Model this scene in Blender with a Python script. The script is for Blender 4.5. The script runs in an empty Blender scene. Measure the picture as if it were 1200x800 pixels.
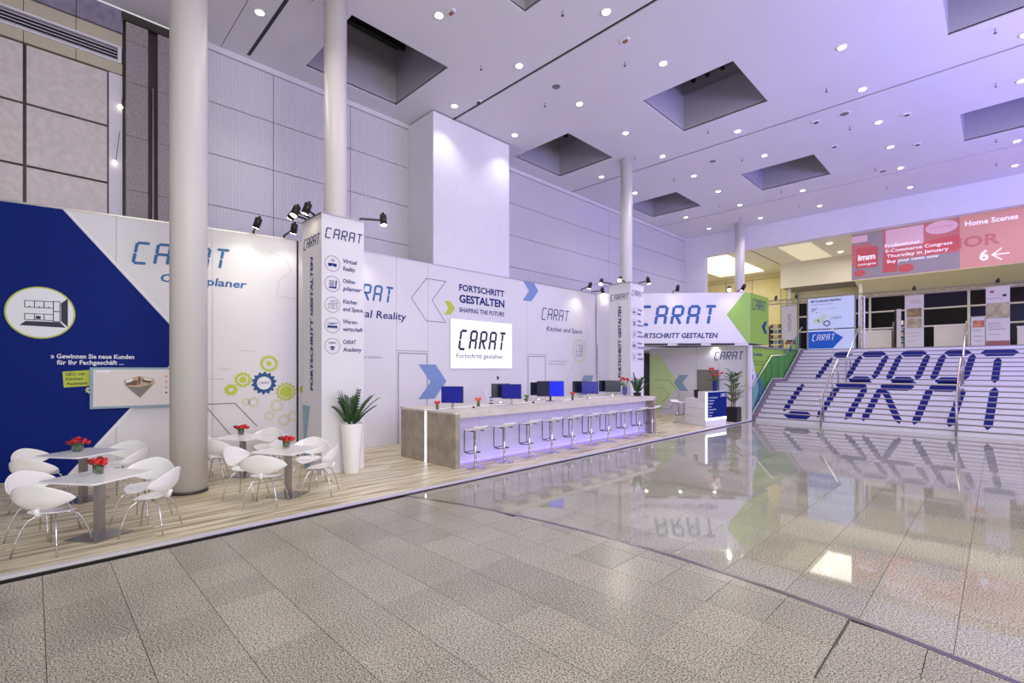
import bpy, math, random
from mathutils import Vector, Matrix
random.seed(7)
PI = math.pi
C = bpy.context.scene.collection
sc = bpy.context.scene

# ---------------------------------------------------------------- camera, world, exposure
cam_d = bpy.data.cameras.new('camera'); cam = bpy.data.objects.new('camera', cam_d); C.objects.link(cam)
cam_d.sensor_width = 36.0; cam_d.lens = 36.0*566/1200; cam_d.shift_y = 31/1200
cam_d.clip_start = 0.05; cam_d.clip_end = 300
cam.location = (0, 0, 2.1); cam.rotation_euler = (PI/2, 0, math.atan(570/566.0))
sc.camera = cam
w = bpy.data.worlds.new('world'); sc.world = w; w.use_nodes = True
bg = w.node_tree.nodes['Background']; bg.inputs[0].default_value = (0.88, 0.87, 0.90, 1); bg.inputs[1].default_value = 0.75
sc.view_settings.view_transform = 'Standard'; sc.view_settings.look = 'None'
sc.view_settings.exposure = 0.03; sc.view_settings.gamma = 1.0; sc.view_settings.use_curve_mapping = False
sc.cycles.max_bounces = 7; sc.cycles.diffuse_bounces = 4; sc.cycles.glossy_bounces = 4
sc.cycles.transmission_bounces = 6; sc.cycles.transparent_max_bounces = 8; sc.cycles.sample_clamp_indirect = 4.0
sc.cycles.use_denoising = True

def lamp(kind, name, loc, energy, color=(1, 1, 1), size=0.1, rot=None, aim=None, spot=None, blend=0.6, sizey=None, parent=None):
    d = bpy.data.lights.new(name, kind); d.energy = energy; d.color = color
    if kind == 'AREA':
        d.size = size
        if sizey: d.shape = 'RECTANGLE'; d.size_y = sizey
    else: d.shadow_soft_size = size
    if spot: d.spot_size = spot; d.spot_blend = blend
    o = bpy.data.objects.new(name, d); C.objects.link(o); o.location = loc
    if aim is not None:
        o.rotation_euler = (Vector(aim)-Vector(loc)).to_track_quat('-Z', 'Y').to_euler()
    elif rot: o.rotation_euler = rot
    if parent: o.parent = parent
    return o
# the violet uplighting of the hall then added soft fill lamps that belong to no fixture
lamp('AREA', 'violet_uplight', (6, 18, 5.6), 1400, (0.30, 0.24, 1.0), 18, aim=(1.5, 20, 9.6), sizey=1.5)
lamp('AREA', 'violet_uplight', (-6.0, 36.0, 3.4), 10, (0.4, 0.35, 1.0), 1, aim=(-6, 34, 9), sizey=1)
lamp('AREA', 'ceiling_fill', (9, 1, 3.2), 650, (1.0, .97, .97), 8, aim=(-2, 4, 9.6), sizey=2)  # added fill aimed upward to brighten the near ceiling
lamp('AREA', 'hall_fill', (3.5, 1.0, 9.3), 900, (1.0, 0.97, 0.87), 9, aim=(-5, 6, 1), sizey=9)  # added broad fill, approximating the many downlights together
lamp('AREA', 'hall_fill', (4.5, 14.0, 9.3), 520, (0.98, 0.95, 0.97), 8, aim=(-5, 16, 2), sizey=12)  # second added fill, farther down the hall

# ---------------------------------------------------------------- materials
def new_mat(name):
    m = bpy.data.materials.new(name); m.use_nodes = True
    return m, m.node_tree.nodes, m.node_tree.links, m.node_tree.nodes['Principled BSDF']
def s2l(c): return tuple(((x/255)/12.92 if x/255 <= .04045 else ((x/255+.055)/1.055)**2.4) for x in c)+(1,)
def mat(name, rgb, rough=0.5, metal=0.0, emit=0.0, var=0.0, scale=3.0, alpha=None, trans=0.0, spec=None):
    m, n, l, b = new_mat(name); c = s2l(rgb)
    b.inputs['Base Color'].default_value = c; b.inputs['Roughness'].default_value = rough
    b.inputs['Metallic'].default_value = metal; b.inputs['Transmission Weight'].default_value = trans
    if spec is not None: b.inputs['Specular IOR Level'].default_value = spec
    if emit: b.inputs['Emission Color'].default_value = c; b.inputs['Emission Strength'].default_value = emit
    if var:
        g = n.new('ShaderNodeNewGeometry'); t = n.new('ShaderNodeTexNoise'); t.inputs['Scale'].default_value = scale
        t.inputs['Detail'].default_value = 5; l.new(g.outputs['Position'], t.inputs['Vector'])
        r = n.new('ShaderNodeValToRGB'); r.color_ramp.elements[0].position = .3; r.color_ramp.elements[1].position = .7
        r.color_ramp.elements[0].color = tuple(x*(1-var) for x in c[:3])+(1,)
        r.color_ramp.elements[1].color = tuple(min(1, x*(1+var)) for x in c[:3])+(1,)
        l.new(t.outputs['Fac'], r.inputs[0]); l.new(r.outputs[0], b.inputs['Base Color'])
    return m
def granite(name, rough, base, contrast=1.0):
    m, n, l, b = new_mat(name)
    g = n.new('ShaderNodeNewGeometry')
    t = n.new('ShaderNodeTexNoise'); t.inputs['Scale'].default_value = 75; t.inputs['Detail'].default_value = 3; t.inputs['Roughness'].default_value = .7
    l.new(g.outputs['Position'], t.inputs['Vector'])
    r = n.new('ShaderNodeValToRGB'); e = r.color_ramp.elements
    e[0].position = .41; e[0].color = (base[0]*.22, base[1]*.22, base[2]*.22, 1)
    e[1].position = .575; e[1].color = (base[0]*1.45, base[1]*1.45, base[2]*1.45, 1)
    k = e.new(.485); k.color = (base[0]*.85, base[1]*.85, base[2]*.85, 1)
    l.new(t.outputs['Fac'], r.inputs[0])
    t2 = n.new('ShaderNodeTexNoise'); t2.inputs['Scale'].default_value = 1.3; t2.inputs['Detail'].default_value = 4
    l.new(g.outputs['Position'], t2.inputs['Vector'])
    oi = n.new('ShaderNodeObjectInfo')
    ma = n.new('ShaderNodeMath'); ma.operation = 'MULTIPLY_ADD'; ma.inputs[1].default_value = .22; ma.inputs[2].default_value = .84
    l.new(oi.outputs['Random'], ma.inputs[0])
    mb = n.new('ShaderNodeMath'); mb.operation = 'MULTIPLY_ADD'; mb.inputs[1].default_value = .35; mb.inputs[2].default_value = -.12
    l.new(t2.outputs['Fac'], mb.inputs[0])
    mc = n.new('ShaderNodeMath'); mc.operation = 'ADD'; l.new(ma.outputs[0], mc.inputs[0]); l.new(mb.outputs[0], mc.inputs[1])
    mx = n.new('ShaderNodeVectorMath'); mx.operation = 'SCALE'; l.new(r.outputs[0], mx.inputs[0]); l.new(mc.outputs[0], mx.inputs['Scale'])
    l.new(mx.outputs[0], b.inputs['Base Color']); b.inputs['Roughness'].default_value = rough
    b.inputs['IOR'].default_value = 1.55 if rough < .1 else 1.5
    return m
def wood(name):
    m, n, l, b = new_mat(name)
    g = n.new('ShaderNodeNewGeometry'); oi = n.new('ShaderNodeObjectInfo')
    mp = n.new('ShaderNodeMapping'); mp.inputs['Scale'].default_value = (9, .55, 1); l.new(g.outputs['Position'], mp.inputs['Vector'])
    ad = n.new('ShaderNodeVectorMath'); ad.operation = 'ADD'; l.new(mp.outputs[0], ad.inputs[0])
    cm = n.new('ShaderNodeCombineXYZ'); mm = n.new('ShaderNodeMath'); mm.operation = 'MULTIPLY'; mm.inputs[1].default_value = 40
    l.new(oi.outputs['Random'], mm.inputs[0]); l.new(mm.outputs[0], cm.inputs[2]); l.new(cm.outputs[0], ad.inputs[1])
    t = n.new('ShaderNodeTexNoise'); t.inputs['Scale'].default_value = 1.6; t.inputs['Detail'].default_value = 6; l.new(ad.outputs[0], t.inputs['Vector'])
    r = n.new('ShaderNodeValToRGB'); e = r.color_ramp.elements
    e[0].position = .33; e[0].color = s2l((146, 128, 100)); e[1].position = .62; e[1].color = s2l((232, 222, 196))
    k = e.new(.5); k.color = s2l((206, 193, 164)); l.new(t.outputs['Fac'], r.inputs[0])
    l.new(r.outputs[0], b.inputs['Base Color']); b.inputs['Roughness'].default_value = .38
    return m
def ribbed(name, rgb):
    m, n, l, b = new_mat(name); b.inputs['Roughness'].default_value = .45
    g = n.new('ShaderNodeNewGeometry'); sp = n.new('ShaderNodeSeparateXYZ'); l.new(g.outputs['Position'], sp.inputs[0])
    ml = n.new('ShaderNodeMath'); ml.operation = 'MULTIPLY'; ml.inputs[1].default_value = 2*PI/.075; l.new(sp.outputs['Y'], ml.inputs[0])
    sn = n.new('ShaderNodeMath'); sn.operation = 'SINE'; l.new(ml.outputs[0], sn.inputs[0])
    r = n.new('ShaderNodeValToRGB'); c = s2l(rgb)
    r.color_ramp.elements[0].position = .2; r.color_ramp.elements[1].position = .8
    r.color_ramp.elements[0].color = tuple(x*.93 for x in c[:3])+(1,); r.color_ramp.elements[1].color = c
    l.new(sn.outputs[0], r.inputs[0]); l.new(r.outputs[0], b.inputs['Base Color'])
    bp = n.new('ShaderNodeBump'); bp.inputs['Distance'].default_value = .01; bp.inputs['Strength'].default_value = .5
    l.new(sn.outputs[0], bp.inputs['Height']); l.new(bp.outputs[0], b.inputs['Normal'])
    return m
def concrete(name, rgb, var=.22):
    m = mat(name, rgb, .55, var=var, scale=4.0)
    return m
M = {}
M['honed'] = granite('honed_granite', .26, (.37, .348, .278))
M['polished'] = granite('polished_granite', .035, (.385, .372, .295))
M['grout'] = mat('dark_grout', (70, 64, 60), .8)
M['steel'] = mat('brushed_steel', (175, 172, 170), .3, 1.0)
M['chrome'] = mat('chrome', (215, 213, 215), .1, 1.0)
M['darksteel'] = mat('dark_polished_steel', (110, 106, 116), .25, 1.0)
M['ceiling'] = mat('ceiling_plaster', (222, 219, 228), .7, var=.02, scale=.6)
M['pit'] = mat('recess_shadow_grey', (178, 175, 184), .7)  # white recess walls, their shadow put into the grey
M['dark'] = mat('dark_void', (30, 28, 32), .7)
M['slot'] = mat('dark_slot', (26, 24, 28), .5)
M['white'] = mat('white_laminate', (226, 224, 230), .35, var=.015, scale=1.2)
M['wallwhite'] = mat('white_printed_panel', (222, 220, 226), .42, var=.02, scale=.8)
M['gloss'] = mat('white_gloss_shell', (244, 243, 244), .16)
M['ribbed'] = ribbed('ribbed_wall_panel', (212, 209, 220))
M['plain'] = mat('plain_wall', (216, 213, 224), .6, var=.02)
M['smooth'] = mat('smooth_lavender_wall', (224, 222, 232), .5, var=.02)
M['stone'] = mat('speckled_stone', (156, 146, 150), .5, var=.4, scale=45)
M['marble'] = mat('blue_grey_marble', (132, 126, 148), .3, var=.22, scale=6)
M['tilewall'] = mat('pale_stone_tile', (204, 195, 196), .4, var=.1, scale=9)
M['bronze'] = mat('dark_bronze', (70, 62, 62), .45, .3)
M['beige'] = mat('beige_board', (186, 178, 160), .6)
M['blue'] = mat('deep_blue_print', (0, 30, 118), .55, spec=.15)
M['cogblue'] = mat('cog_blue_print', (8, 70, 132), .5)
M['navy'] = mat('navy_print', (14, 38, 112), .5, spec=.3)
M['midnavy'] = mat('blue_gradient_letters', (12, 82, 158), .45)
M['cyanblue'] = mat('mid_blue_print', (18, 96, 158), .45)
M['bluegrey'] = mat('blue_grey_print', (122, 148, 200), .5)
M['tealgrey'] = mat('grey_teal_print', (140, 168, 188), .5)
M['green'] = mat('green_print', (142, 184, 62), .45)
M['palegreen'] = mat('pale_green_print', (206, 230, 160), .5)
M['lime'] = mat('lime_print', (188, 202, 60), .5)
M['palelime'] = mat('faded_lime_print', (212, 210, 184), .5)
M['line'] = mat('grey_line_print', (120, 118, 128), .6)
M['ltline'] = mat('faint_line_print', (196, 196, 188), .6)
M['black'] = mat('black_plastic', (18, 18, 20), .35)
M['inkdark'] = mat('dark_ink', (34, 40, 66), .5)
M['printwhite'] = mat('white_print', (235, 238, 245), .5)
M['screenwhite'] = mat('white_screen', (250, 250, 250), .3, emit=.4)
M['ledwhite'] = mat('led_white', (225, 238, 255), .4, emit=5.0)
M['ledsoft'] = mat('led_soft_white', (235, 240, 255), .4, emit=.7)
M['ledviolet'] = mat('led_violet', (150, 130, 255), .4, emit=.9)
M['edgeglow'] = mat('painted_edge_glow', (190, 182, 226), .4, emit=.08)  # lavender ambient light put into the colour and a weak emission
M['lens'] = mat('lamp_lens', (255, 244, 220), .4, emit=14.0)
M['glint'] = mat('reflected_glow', (255, 244, 220), .4, emit=3.0)  # emission imitating lights reflected in the grey strip
M['lenshot'] = mat('spot_lens', (255, 240, 205), .4, emit=40.0)
M['skypanel'] = mat('ceiling_light_panel', (255, 246, 212), .4, emit=1.25)
M['concrete'] = concrete('concrete_board', (158, 146, 134))
M['counter'] = concrete('pale_concrete_top', (206, 198, 190), .08)
M['bluescreen'] = mat('blue_screen', (2, 14, 120), .25, emit=.55)
M['bluescreen2'] = mat('bright_blue_screen', (6, 22, 235), .25, emit=.8)
M['darkscreen'] = mat('dark_screen', (26, 32, 58), .2)
M['wood'] = wood('washed_oak_plank')
M['edge'] = mat('platform_edge', (205, 200, 205), .4)
M['leaf'] = mat('dark_green_leaf', (44, 84, 36), .32, var=.45, scale=18)
M['leaf2'] = mat('mid_green_leaf', (84, 122, 50), .4, var=.25, scale=14)
M['soil'] = mat('brown_soil', (60, 44, 34), .9)
M['red'] = mat('red_petal', (206, 28, 30), .45, var=.25, scale=60)
M['darkred'] = mat('dark_red_petal', (128, 14, 22), .5)
M['coral'] = mat('coral_petal', (232, 92, 62), .45, var=.2, scale=60)
M['potblack'] = mat('black_planter', (24, 22, 24), .4)
M['stairwhite'] = mat('white_stair', (222, 219, 226), .4, var=.02)
M['tread'] = mat('grey_stair_tread', (176, 170, 176), .5, var=.06, scale=20)
M['nose'] = mat('brown_nosing', (112, 100, 98), .5)
M['stringer'] = mat('grey_stringer', (116, 104, 112), .5, var=.15, scale=30)
M['stairblue'] = mat('stair_blue_film', (14, 28, 120), .45, spec=.3)
M['yellow'] = mat('cream_wall', (222, 210, 160), .6, var=.02)
M['olive'] = mat('khaki_fascia', (222, 216, 172), .6, var=.03)
M['mezzfloor'] = mat('mezzanine_floor', (208, 203, 192), .3)
M['pane'] = mat('night_window_pane', (10, 13, 15), .25, spec=.2)
M['paneblue'] = mat('night_window_pane_blue', (16, 24, 50), .25, spec=.2)
M['mull'] = mat('aluminium_mullion', (196, 194, 184), .4)
M['lobbyceil'] = mat('lobby_ceiling', (226, 222, 208), .6)
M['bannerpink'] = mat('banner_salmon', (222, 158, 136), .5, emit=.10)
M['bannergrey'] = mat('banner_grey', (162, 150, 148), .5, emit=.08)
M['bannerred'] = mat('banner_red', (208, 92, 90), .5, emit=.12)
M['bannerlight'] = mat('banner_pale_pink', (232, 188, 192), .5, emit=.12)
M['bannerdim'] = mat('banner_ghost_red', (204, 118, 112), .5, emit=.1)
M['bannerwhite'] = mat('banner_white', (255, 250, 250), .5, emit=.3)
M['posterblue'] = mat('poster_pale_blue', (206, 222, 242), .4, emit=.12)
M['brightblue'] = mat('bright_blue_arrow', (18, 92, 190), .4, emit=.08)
M['paper'] = mat('paper_banner', (206, 204, 194), .6)
M['photo1'] = mat('photo_kitchen', (136, 118, 78), .5, var=.5, scale=5)
M['photo2'] = mat('photo_room', (168, 160, 120), .5, var=.45, scale=4)
M['photo3'] = mat('photo_dishes', (190, 120, 84), .5, var=.55, scale=7)
M['brick'] = mat('brick_red_band', (146, 92, 82), .6)
M['brown'] = mat('brown_kitchen', (112, 80, 66), .5)
M['tan'] = mat('tan_interior', (196, 170, 144), .5)
M['greybox'] = mat('grey_floor_plan', (128, 122, 116), .5)
M['tvback'] = mat('tv_picture', (206, 198, 196), .3, emit=.12)
M['teal'] = mat('teal_sign', (40, 130, 150), .4)
m, n_, l_, b_ = new_mat('vase_glass'); b_.inputs['Base Color'].default_value = (.9, .97, .88, 1); b_.inputs['Transmission Weight'].default_value = .95; b_.inputs['IOR'].default_value = 1.2; b_.inputs['Roughness'].default_value = .0; M['glass'] = m
m, n_, l_, b_ = new_mat('rail_glass'); b_.inputs['Base Color'].default_value = (.55, .85, .78, 1); b_.inputs['Transmission Weight'].default_value = 1.0; b_.inputs['Roughness'].default_value = .0; b_.inputs['IOR'].default_value = 1.05; M['railglass'] = m
m, n_, l_, b_ = new_mat('counter_front'); b_.inputs['Base Color'].default_value = s2l((200, 194, 224)); b_.inputs['Roughness'].default_value = .35; M['front'] = m

# ---------------------------------------------------------------- helpers
W = {}
class MB:
    def __init__(s): s.v = []; s.f = []
    def quad(s, a, b, c, d):
        i = len(s.v); s.v += [a, b, c, d]; s.f.append((i, i+1, i+2, i+3)); return s
    def poly(s, pts):
        i = len(s.v); s.v += list(pts); s.f.append(tuple(range(i, i+len(pts)))); return s
    def box(s, x0, x1, y0, y1, z0, z1):
        i = len(s.v)
        s.v += [(x0, y0, z0), (x1, y0, z0), (x1, y1, z0), (x0, y1, z0), (x0, y0, z1), (x1, y0, z1), (x1, y1, z1), (x0, y1, z1)]
        s.f += [(i, i+3, i+2, i+1), (i+4, i+5, i+6, i+7), (i, i+1, i+5, i+4), (i+1, i+2, i+6, i+5), (i+2, i+3, i+7, i+6), (i+3, i, i+4, i+7)]
        return s
    def prism(s, base, top):            # matching loops of 3D points (ccw base seen from outside top)
        n = len(base); i = len(s.v); s.v += list(base)+list(top)
        s.f.append(tuple(i+k for k in reversed(range(n)))); s.f.append(tuple(i+n+k for k in range(n)))
        for k in range(n): s.f.append((i+k, i+(k+1) % n, i+n+(k+1) % n, i+n+k))
        return s
    def foot(s, pts, z0, z1): return s.prism([(x, y, z0) for x, y in pts], [(x, y, z1) for x, y in pts])
    def tube(s, path, r, seg=8, closed=False, r2=None):
        path = [Vector(p) for p in path]; n = len(path); rings = []
        up = Vector((0, 0, 1)); prev = None
        for k, p in enumerate(path):
            if closed: t = path[(k+1) % n]-path[k-1]
            else: t = path[min(k+1, n-1)]-path[max(k-1, 0)]
            t.normalize()
            if prev is None:
                a = up.cross(t)
                if a.length < .05: a = Vector((1, 0, 0)).cross(t)
            else: a = prev-t*prev.dot(t)
            a.normalize(); prev = a; b = t.cross(a)
            rr = r if r2 is None else r+(r2-r)*k/(n-1)
            i = len(s.v)
            s.v += [tuple(p+a*rr*math.cos(q*2*PI/seg)+b*rr*math.sin(q*2*PI/seg)) for q in range(seg)]; rings.append(i)
        m_ = n if closed else n-1
        for k in range(m_):
            A, B = rings[k], rings[(k+1) % n]
            for q in range(seg): s.f.append((A+q, A+(q+1) % seg, B+(q+1) % seg, B+q))
        if not closed:
            s.f.append(tuple(rings[0]+q for q in reversed(range(seg)))); s.f.append(tuple(rings[-1]+q for q in range(seg)))
        return s
    def lathe(s, prof, seg=24, cx=0, cy=0, sq=1.0):
        rings = []
        for r, z in prof:
            i = len(s.v); rings.append(i)
            s.v += [(cx+r*math.cos(q*2*PI/seg), cy+r*sq*math.sin(q*2*PI/seg), z) for q in range(seg)]
        for k in range(len(rings)-1):
            A, B = rings[k], rings[k+1]
            for q in range(seg): s.f.append((A+q, A+(q+1) % seg, B+(q+1) % seg, B+q))
        s.f.append(tuple(rings[0]+q for q in reversed(range(seg)))); s.f.append(tuple(rings[-1]+q for q in range(seg)))
        return s
    def xform(s, M4):
        s.v = [tuple(M4 @ Vector(p)) for p in s.v]; return s
    def add(s, o):
        i = len(s.v); s.v += o.v; s.f += [tuple(i+k for k in f) for f in o.f]; return s
    def build(s, name, m_, parent=None, smooth=False):
        off = W.get(parent.name, Vector((0, 0, 0))) if parent else Vector((0, 0, 0))
        me = bpy.data.meshes.new(name); me.from_pydata([tuple(Vector(p)-off) for p in s.v], [], s.f)
        me.materials.append(M[m_] if isinstance(m_, str) else m_)
        if smooth: me.polygons.foreach_set('use_smooth', [True]*len(me.polygons))
        me.update()
        o = bpy.data.objects.new(name, me); C.objects.link(o)
        if parent: o.parent = parent; W[o.name] = off
        return o
def thing(name, label, cat, loc=(0, 0, 0), group=None, kind=None, rz=0):
    o = bpy.data.objects.new(name, None); C.objects.link(o); o.location = loc; o.rotation_euler = (0, 0, rz)
    o.empty_display_size = .1
    if kind: o['kind'] = kind
    o['label'] = label; o['category'] = cat
    if group: o['group'] = group
    W[o.name] = Vector(loc)
    return o
def tag(o, label, cat=None, group=None, kind=None):
    o['label'] = label
    if cat: o['category'] = cat
    if group: o['group'] = group
    if kind: o['kind'] = kind
    return o
kids = {}
def copy_tree(o, parent=None):
    c = o.copy(); C.objects.link(c); c.parent = parent
    if parent: c.matrix_parent_inverse = o.matrix_parent_inverse
    for ch in list(o.children): copy_tree(ch, c)
    return c
def sharecopy(mesh, name, parent, loc):
    o = bpy.data.objects.new(name, mesh); C.objects.link(o); o.parent = parent; o.location = Vector(loc)-W.get(parent.name, Vector((0, 0, 0)))
    return o
# planes that carry print: origin, direction along; the outward normal is direction x up
def nrm(d):
    k = math.hypot(*d); return (d[0]/k, d[1]/k)
FR = {'R': ((-11.4, 0), (0, 1)), 'L': ((-12.45, -.41), nrm((.19, .982))), 'D': ((-11.35, 16.05), nrm((4.45, 3.95))),
      'S': ((-6.885, 0), (0, 1)), 'B': ((0, 20.28), (1, 0)), 'T1L': ((0, 3.95), (1, 0)), 'T1R': ((-9.18, 0), (0, 1)),
      'T2L': ((0, 14.78), (1, 0)), 'T2R': ((-9.02, 0), (0, 1)), 'K': ((0, 27.6), (1, 0)), 'G': ((0, 28.2), (1, 0)),
      'H': ((0, 28.9), (1, 0)), 'W': ((0, 36.5), (1, 0)), 'Q': ((-7.2, 16.68), nrm((.15, 1.44)))}
def pt(fr, s, z, off=0.0):
    (ox, oy), (dx, dy) = FR[fr]
    return (ox+dx*s+dy*off, oy+dy*s-dx*off, z)
def plate(mb, fr, poly, off=.002, th=.003):
    area = sum(poly[i][0]*poly[(i+1) % len(poly)][1]-poly[(i+1) % len(poly)][0]*poly[i][1] for i in range(len(poly)))
    if area < 0: poly = poly[::-1]
    mb.prism([pt(fr, s, z, off) for s, z in poly], [pt(fr, s, z, off+th) for s, z in poly]); return mb
def decal(name, fr, poly, m_, parent, off=.002, th=.003):
    return plate(MB(), fr, poly, off, th).build(name, m_, parent)
def rect(s0, s1, z0, z1): return [(s0, z0), (s1, z0), (s1, z1), (s0, z1)]
def stroke_poly(pts, t, closed=False):
    out = []
    n = len(pts)
    for i in range(n if closed else n-1):
        a, b = pts[i], pts[(i+1) % n]; dx, dy = b[0]-a[0], b[1]-a[1]; k = math.hypot(dx, dy) or 1
        nx, ny = -dy/k*t/2, dx/k*t/2; ex, ey = dx/k*t/2, dy/k*t/2
        out.append([(a[0]-ex-nx, a[1]-ey-ny), (b[0]+ex-nx, b[1]+ey-ny), (b[0]+ex+nx, b[1]+ey+ny), (a[0]-ex+nx, a[1]-ey+ny)])
    return out
def lines(name, fr, pts, t, m_, parent, closed=False, off=.002):
    mb = MB()
    for i, q in enumerate(stroke_poly(pts, t, closed)): plate(mb, fr, q, off+.0004*(i % 2), .002)
    return mb.build(name, m_, parent)
def ring_mb(mb, fr, s, z, r0, r1, rz=None, off=.002, th=.003, teeth=0, td=.0, seg=40):
    k = (rz/r1) if rz else 1.0
    n = teeth*4 if teeth else seg; outer = []; inner = []
    for q in range(n):
        a = q*2*PI/n
        R = r1+(td if (teeth and q % 4 in (1, 2)) else 0)
        outer.append((s+R*math.cos(a), z+R*k*math.sin(a))); inner.append((s+r0*math.cos(a), z+r0*k*math.sin(a)))
    for q in range(n):
        j = (q+1) % n
        mb.poly([pt(fr, *inner[q], off+th), pt(fr, *outer[q], off+th), pt(fr, *outer[j], off+th), pt(fr, *inner[j], off+th)])
        mb.poly([pt(fr, *outer[q], off+th), pt(fr, *outer[q], off), pt(fr, *outer[j], off), pt(fr, *outer[j], off+th)])
    return mb
def disc(name, fr, s, z, r, m_, parent, rz=None, off=.002, th=.003, seg=40):
    k = (rz/r) if rz else 1.0
    return decal(name, fr, [(s+r*math.cos(q*2*PI/seg), z+r*k*math.sin(q*2*PI/seg)) for q in range(seg)], m_, parent, off, th)
def seg_poly(a, b, t):
    dx, dy = b[0]-a[0], b[1]-a[1]; k = math.hypot(dx, dy); ux, uy = dx/k, dy/k; nx, ny = -uy, ux
    g = t*.06; a = (a[0]+ux*g, a[1]+uy*g); b = (b[0]-ux*g, b[1]-uy*g); h = t/2; e = t*.30
    return [a, (a[0]+ux*e-nx*h, a[1]+uy*e-ny*h), (b[0]-ux*e-nx*h, b[1]-uy*e-ny*h), b,
            (b[0]-ux*e+nx*h, b[1]-uy*e+ny*h), (a[0]+ux*e+nx*h, a[1]+uy*e+ny*h)]
SEG = {'C': 'afed', 'A': 'afbgec', 'R': 'afbgex', 'T': 'auv'}
SP = {'a': ((0, 1), (1, 1)), 'f': ((0, 1), (0, .5)), 'b': ((1, 1), (1, .5)), 'g': ((0, .5), (1, .5)), 'e': ((0, .5), (0, 0)),
      'c': ((1, .5), (1, 0)), 'd': ((0, 0), (1, 0)), 'x': ((.35, .5), (1, 0)), 'u': ((.5, .94), (.5, .5)), 'v': ((.5, .5), (.5, 0))}
def carat(fr, s0, z0, wd, h, m_, parent, t=None, shear=.17, slope=0.0, off=.004):
    """segmented five-letter word mark; s0 left end, z0 baseline"""
    t = t or h*.115
    if wd < .45:
        pass
    p = (wd-shear*h)/4.78; lw = .76*p
    for i, ch in enumerate('CARAT'):
        mb = MB()
        for q in SEG[ch]:
            P = []
            for (x, y) in SP[q]:
                yy = t/2+y*(h-t); xx = t/2+x*(lw-t)
                if ch == 'T' and q == 'a': xx = xx-.05*lw+x*.12*lw
                P.append((s0+i*p+xx+shear*yy, z0+yy+slope*(i*p+xx)))
            plate(mb, fr, seg_poly(P[0], P[1], t), off, .003)
        mb.build('letter', m_, parent)
def text(body, fr, s0, z0, height, m_, parent, width=None, bold=0.0, shear=0.0, off=.004, rot=0.0, res=2, align='LEFT', cap=.729, name='lettering'):
    """flat lettering; z0 is the baseline, height the capital height, width the fitted length"""
    cu = bpy.data.curves.new('t', 'FONT'); cu.body = body; cu.size = 1.0; cu.resolution_u = res
    cu.offset = bold; cu.shear = shear; cu.align_x = align; cu.fill_mode = 'FRONT'
    to = bpy.data.objects.new('t', cu); C.objects.link(to)
    bpy.context.view_layer.update()
    me = bpy.data.meshes.new_from_object(to.evaluated_get(bpy.context.evaluated_depsgraph_get()))
    bpy.data.objects.remove(to); bpy.data.curves.remove(cu)
    xs = [v.co.x for v in me.vertices]
    if not xs: return None
    x0, x1 = min(xs), max(xs); ky = height/cap; kx = (width/(x1-x0)) if width else ky
    base = W.get(parent.name, Vector((0, 0, 0))); cr, sr = math.cos(rot), math.sin(rot)
    for v in me.vertices:
        x = (v.co.x-(x0 if align == 'LEFT' else 0))*kx; y = v.co.y*ky
        v.co = Vector(pt(fr, s0+x*cr-y*sr, z0+x*sr+y*cr, off))-base
    me.name = name; me.materials.clear(); me.materials.append(M[m_]); me.update()
    o = bpy.data.objects.new(name, me); C.objects.link(o); o.parent = parent
    return o

# ================================================================= SETTING
def arc(x): return 5.08-.046*(x+2.9)**2
# --- granite floor
fl = thing('floor', 'honed speckled granite tile floor in the foreground with a curved metal joint', 'floor', (-3, 2, 0), kind='structure')
MB().box(-16, 14, -12, 42, -.12, -.012).build('floor_bed', 'grout', fl)
def add_tile(x0, x1, ylo, yhi, par, m_, g=.003):
    a = [(x0+g, yl) for yl in (ylo(x0)+g,)]; xm = (x0+x1)/2
    lo = [(x0+g, ylo(x0)+g), (xm, ylo(xm)+g), (x1-g, ylo(x1)+g)]; hi = [(x1-g, yhi(x1)-g), (xm, yhi(xm)-g), (x0+g, yhi(x0)-g)]
    if abs(ylo(x0)-ylo(xm)) < 1e-6 and abs(ylo(x1)-ylo(xm)) < 1e-6: lo = [lo[0], lo[2]]
    if abs(yhi(x0)-yhi(xm)) < 1e-6 and abs(yhi(x1)-yhi(xm)) < 1e-6: hi = [hi[0], hi[2]]
    MB().foot(lo+hi, -.012, 0).build('tile', m_, par)
tile_me = MB().box(-.247, .247, -.2615, .2615, -.012, 0).build('tile', 'honed', None)
tm = tile_me.data; bpy.data.objects.remove(tile_me)
PX, PY = .4955, .5275
for i in range(-13, 2):
    x0 = -.372+PX*i; x1 = x0+PX
    if x0 < -6.90: x0 = -6.90
    for j in range(-2, 10):
        y0 = .07+PY*j; y1 = y0+PY
        if y1 < 4.7-(1 if x0 < -4.5 else 0)*.95 and y1 < min(arc(x0), arc(x1))-.06 and x1-x0 > .49:
            o = sharecopy(tm, 'tile', fl, ((x0+x1)/2, (y0+y1)/2, 0))
        else:
            up = min(arc(x0), arc(x1))-.035
            if y0 > up-.02 and y0 > arc((x0+x1)/2)-.06: continue
            lof = (lambda x, y0=y0: y0)
            hif = (lambda x, y0=y0, y1=y1: max(y0+.01, min(y1, arc(x)-.035)))
            if x1-x0 > .05: add_tile(x0, x1, lof, hif, fl, 'honed')
MB().box(-.372+PX*2, 12, -10, 4.6, -.012, 0).build('plain_floor', 'honed', fl)
MB().box(-6.9, -.372+PX*2, -10, .07-PY*2, -.012, 0).build('plain_floor', 'honed', fl)
MB().box(-.885, -.872, 3.76, 4.86, -.01, .0006).build('expansion_joint', 'grout', fl)
mb = MB(); N = 40
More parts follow.
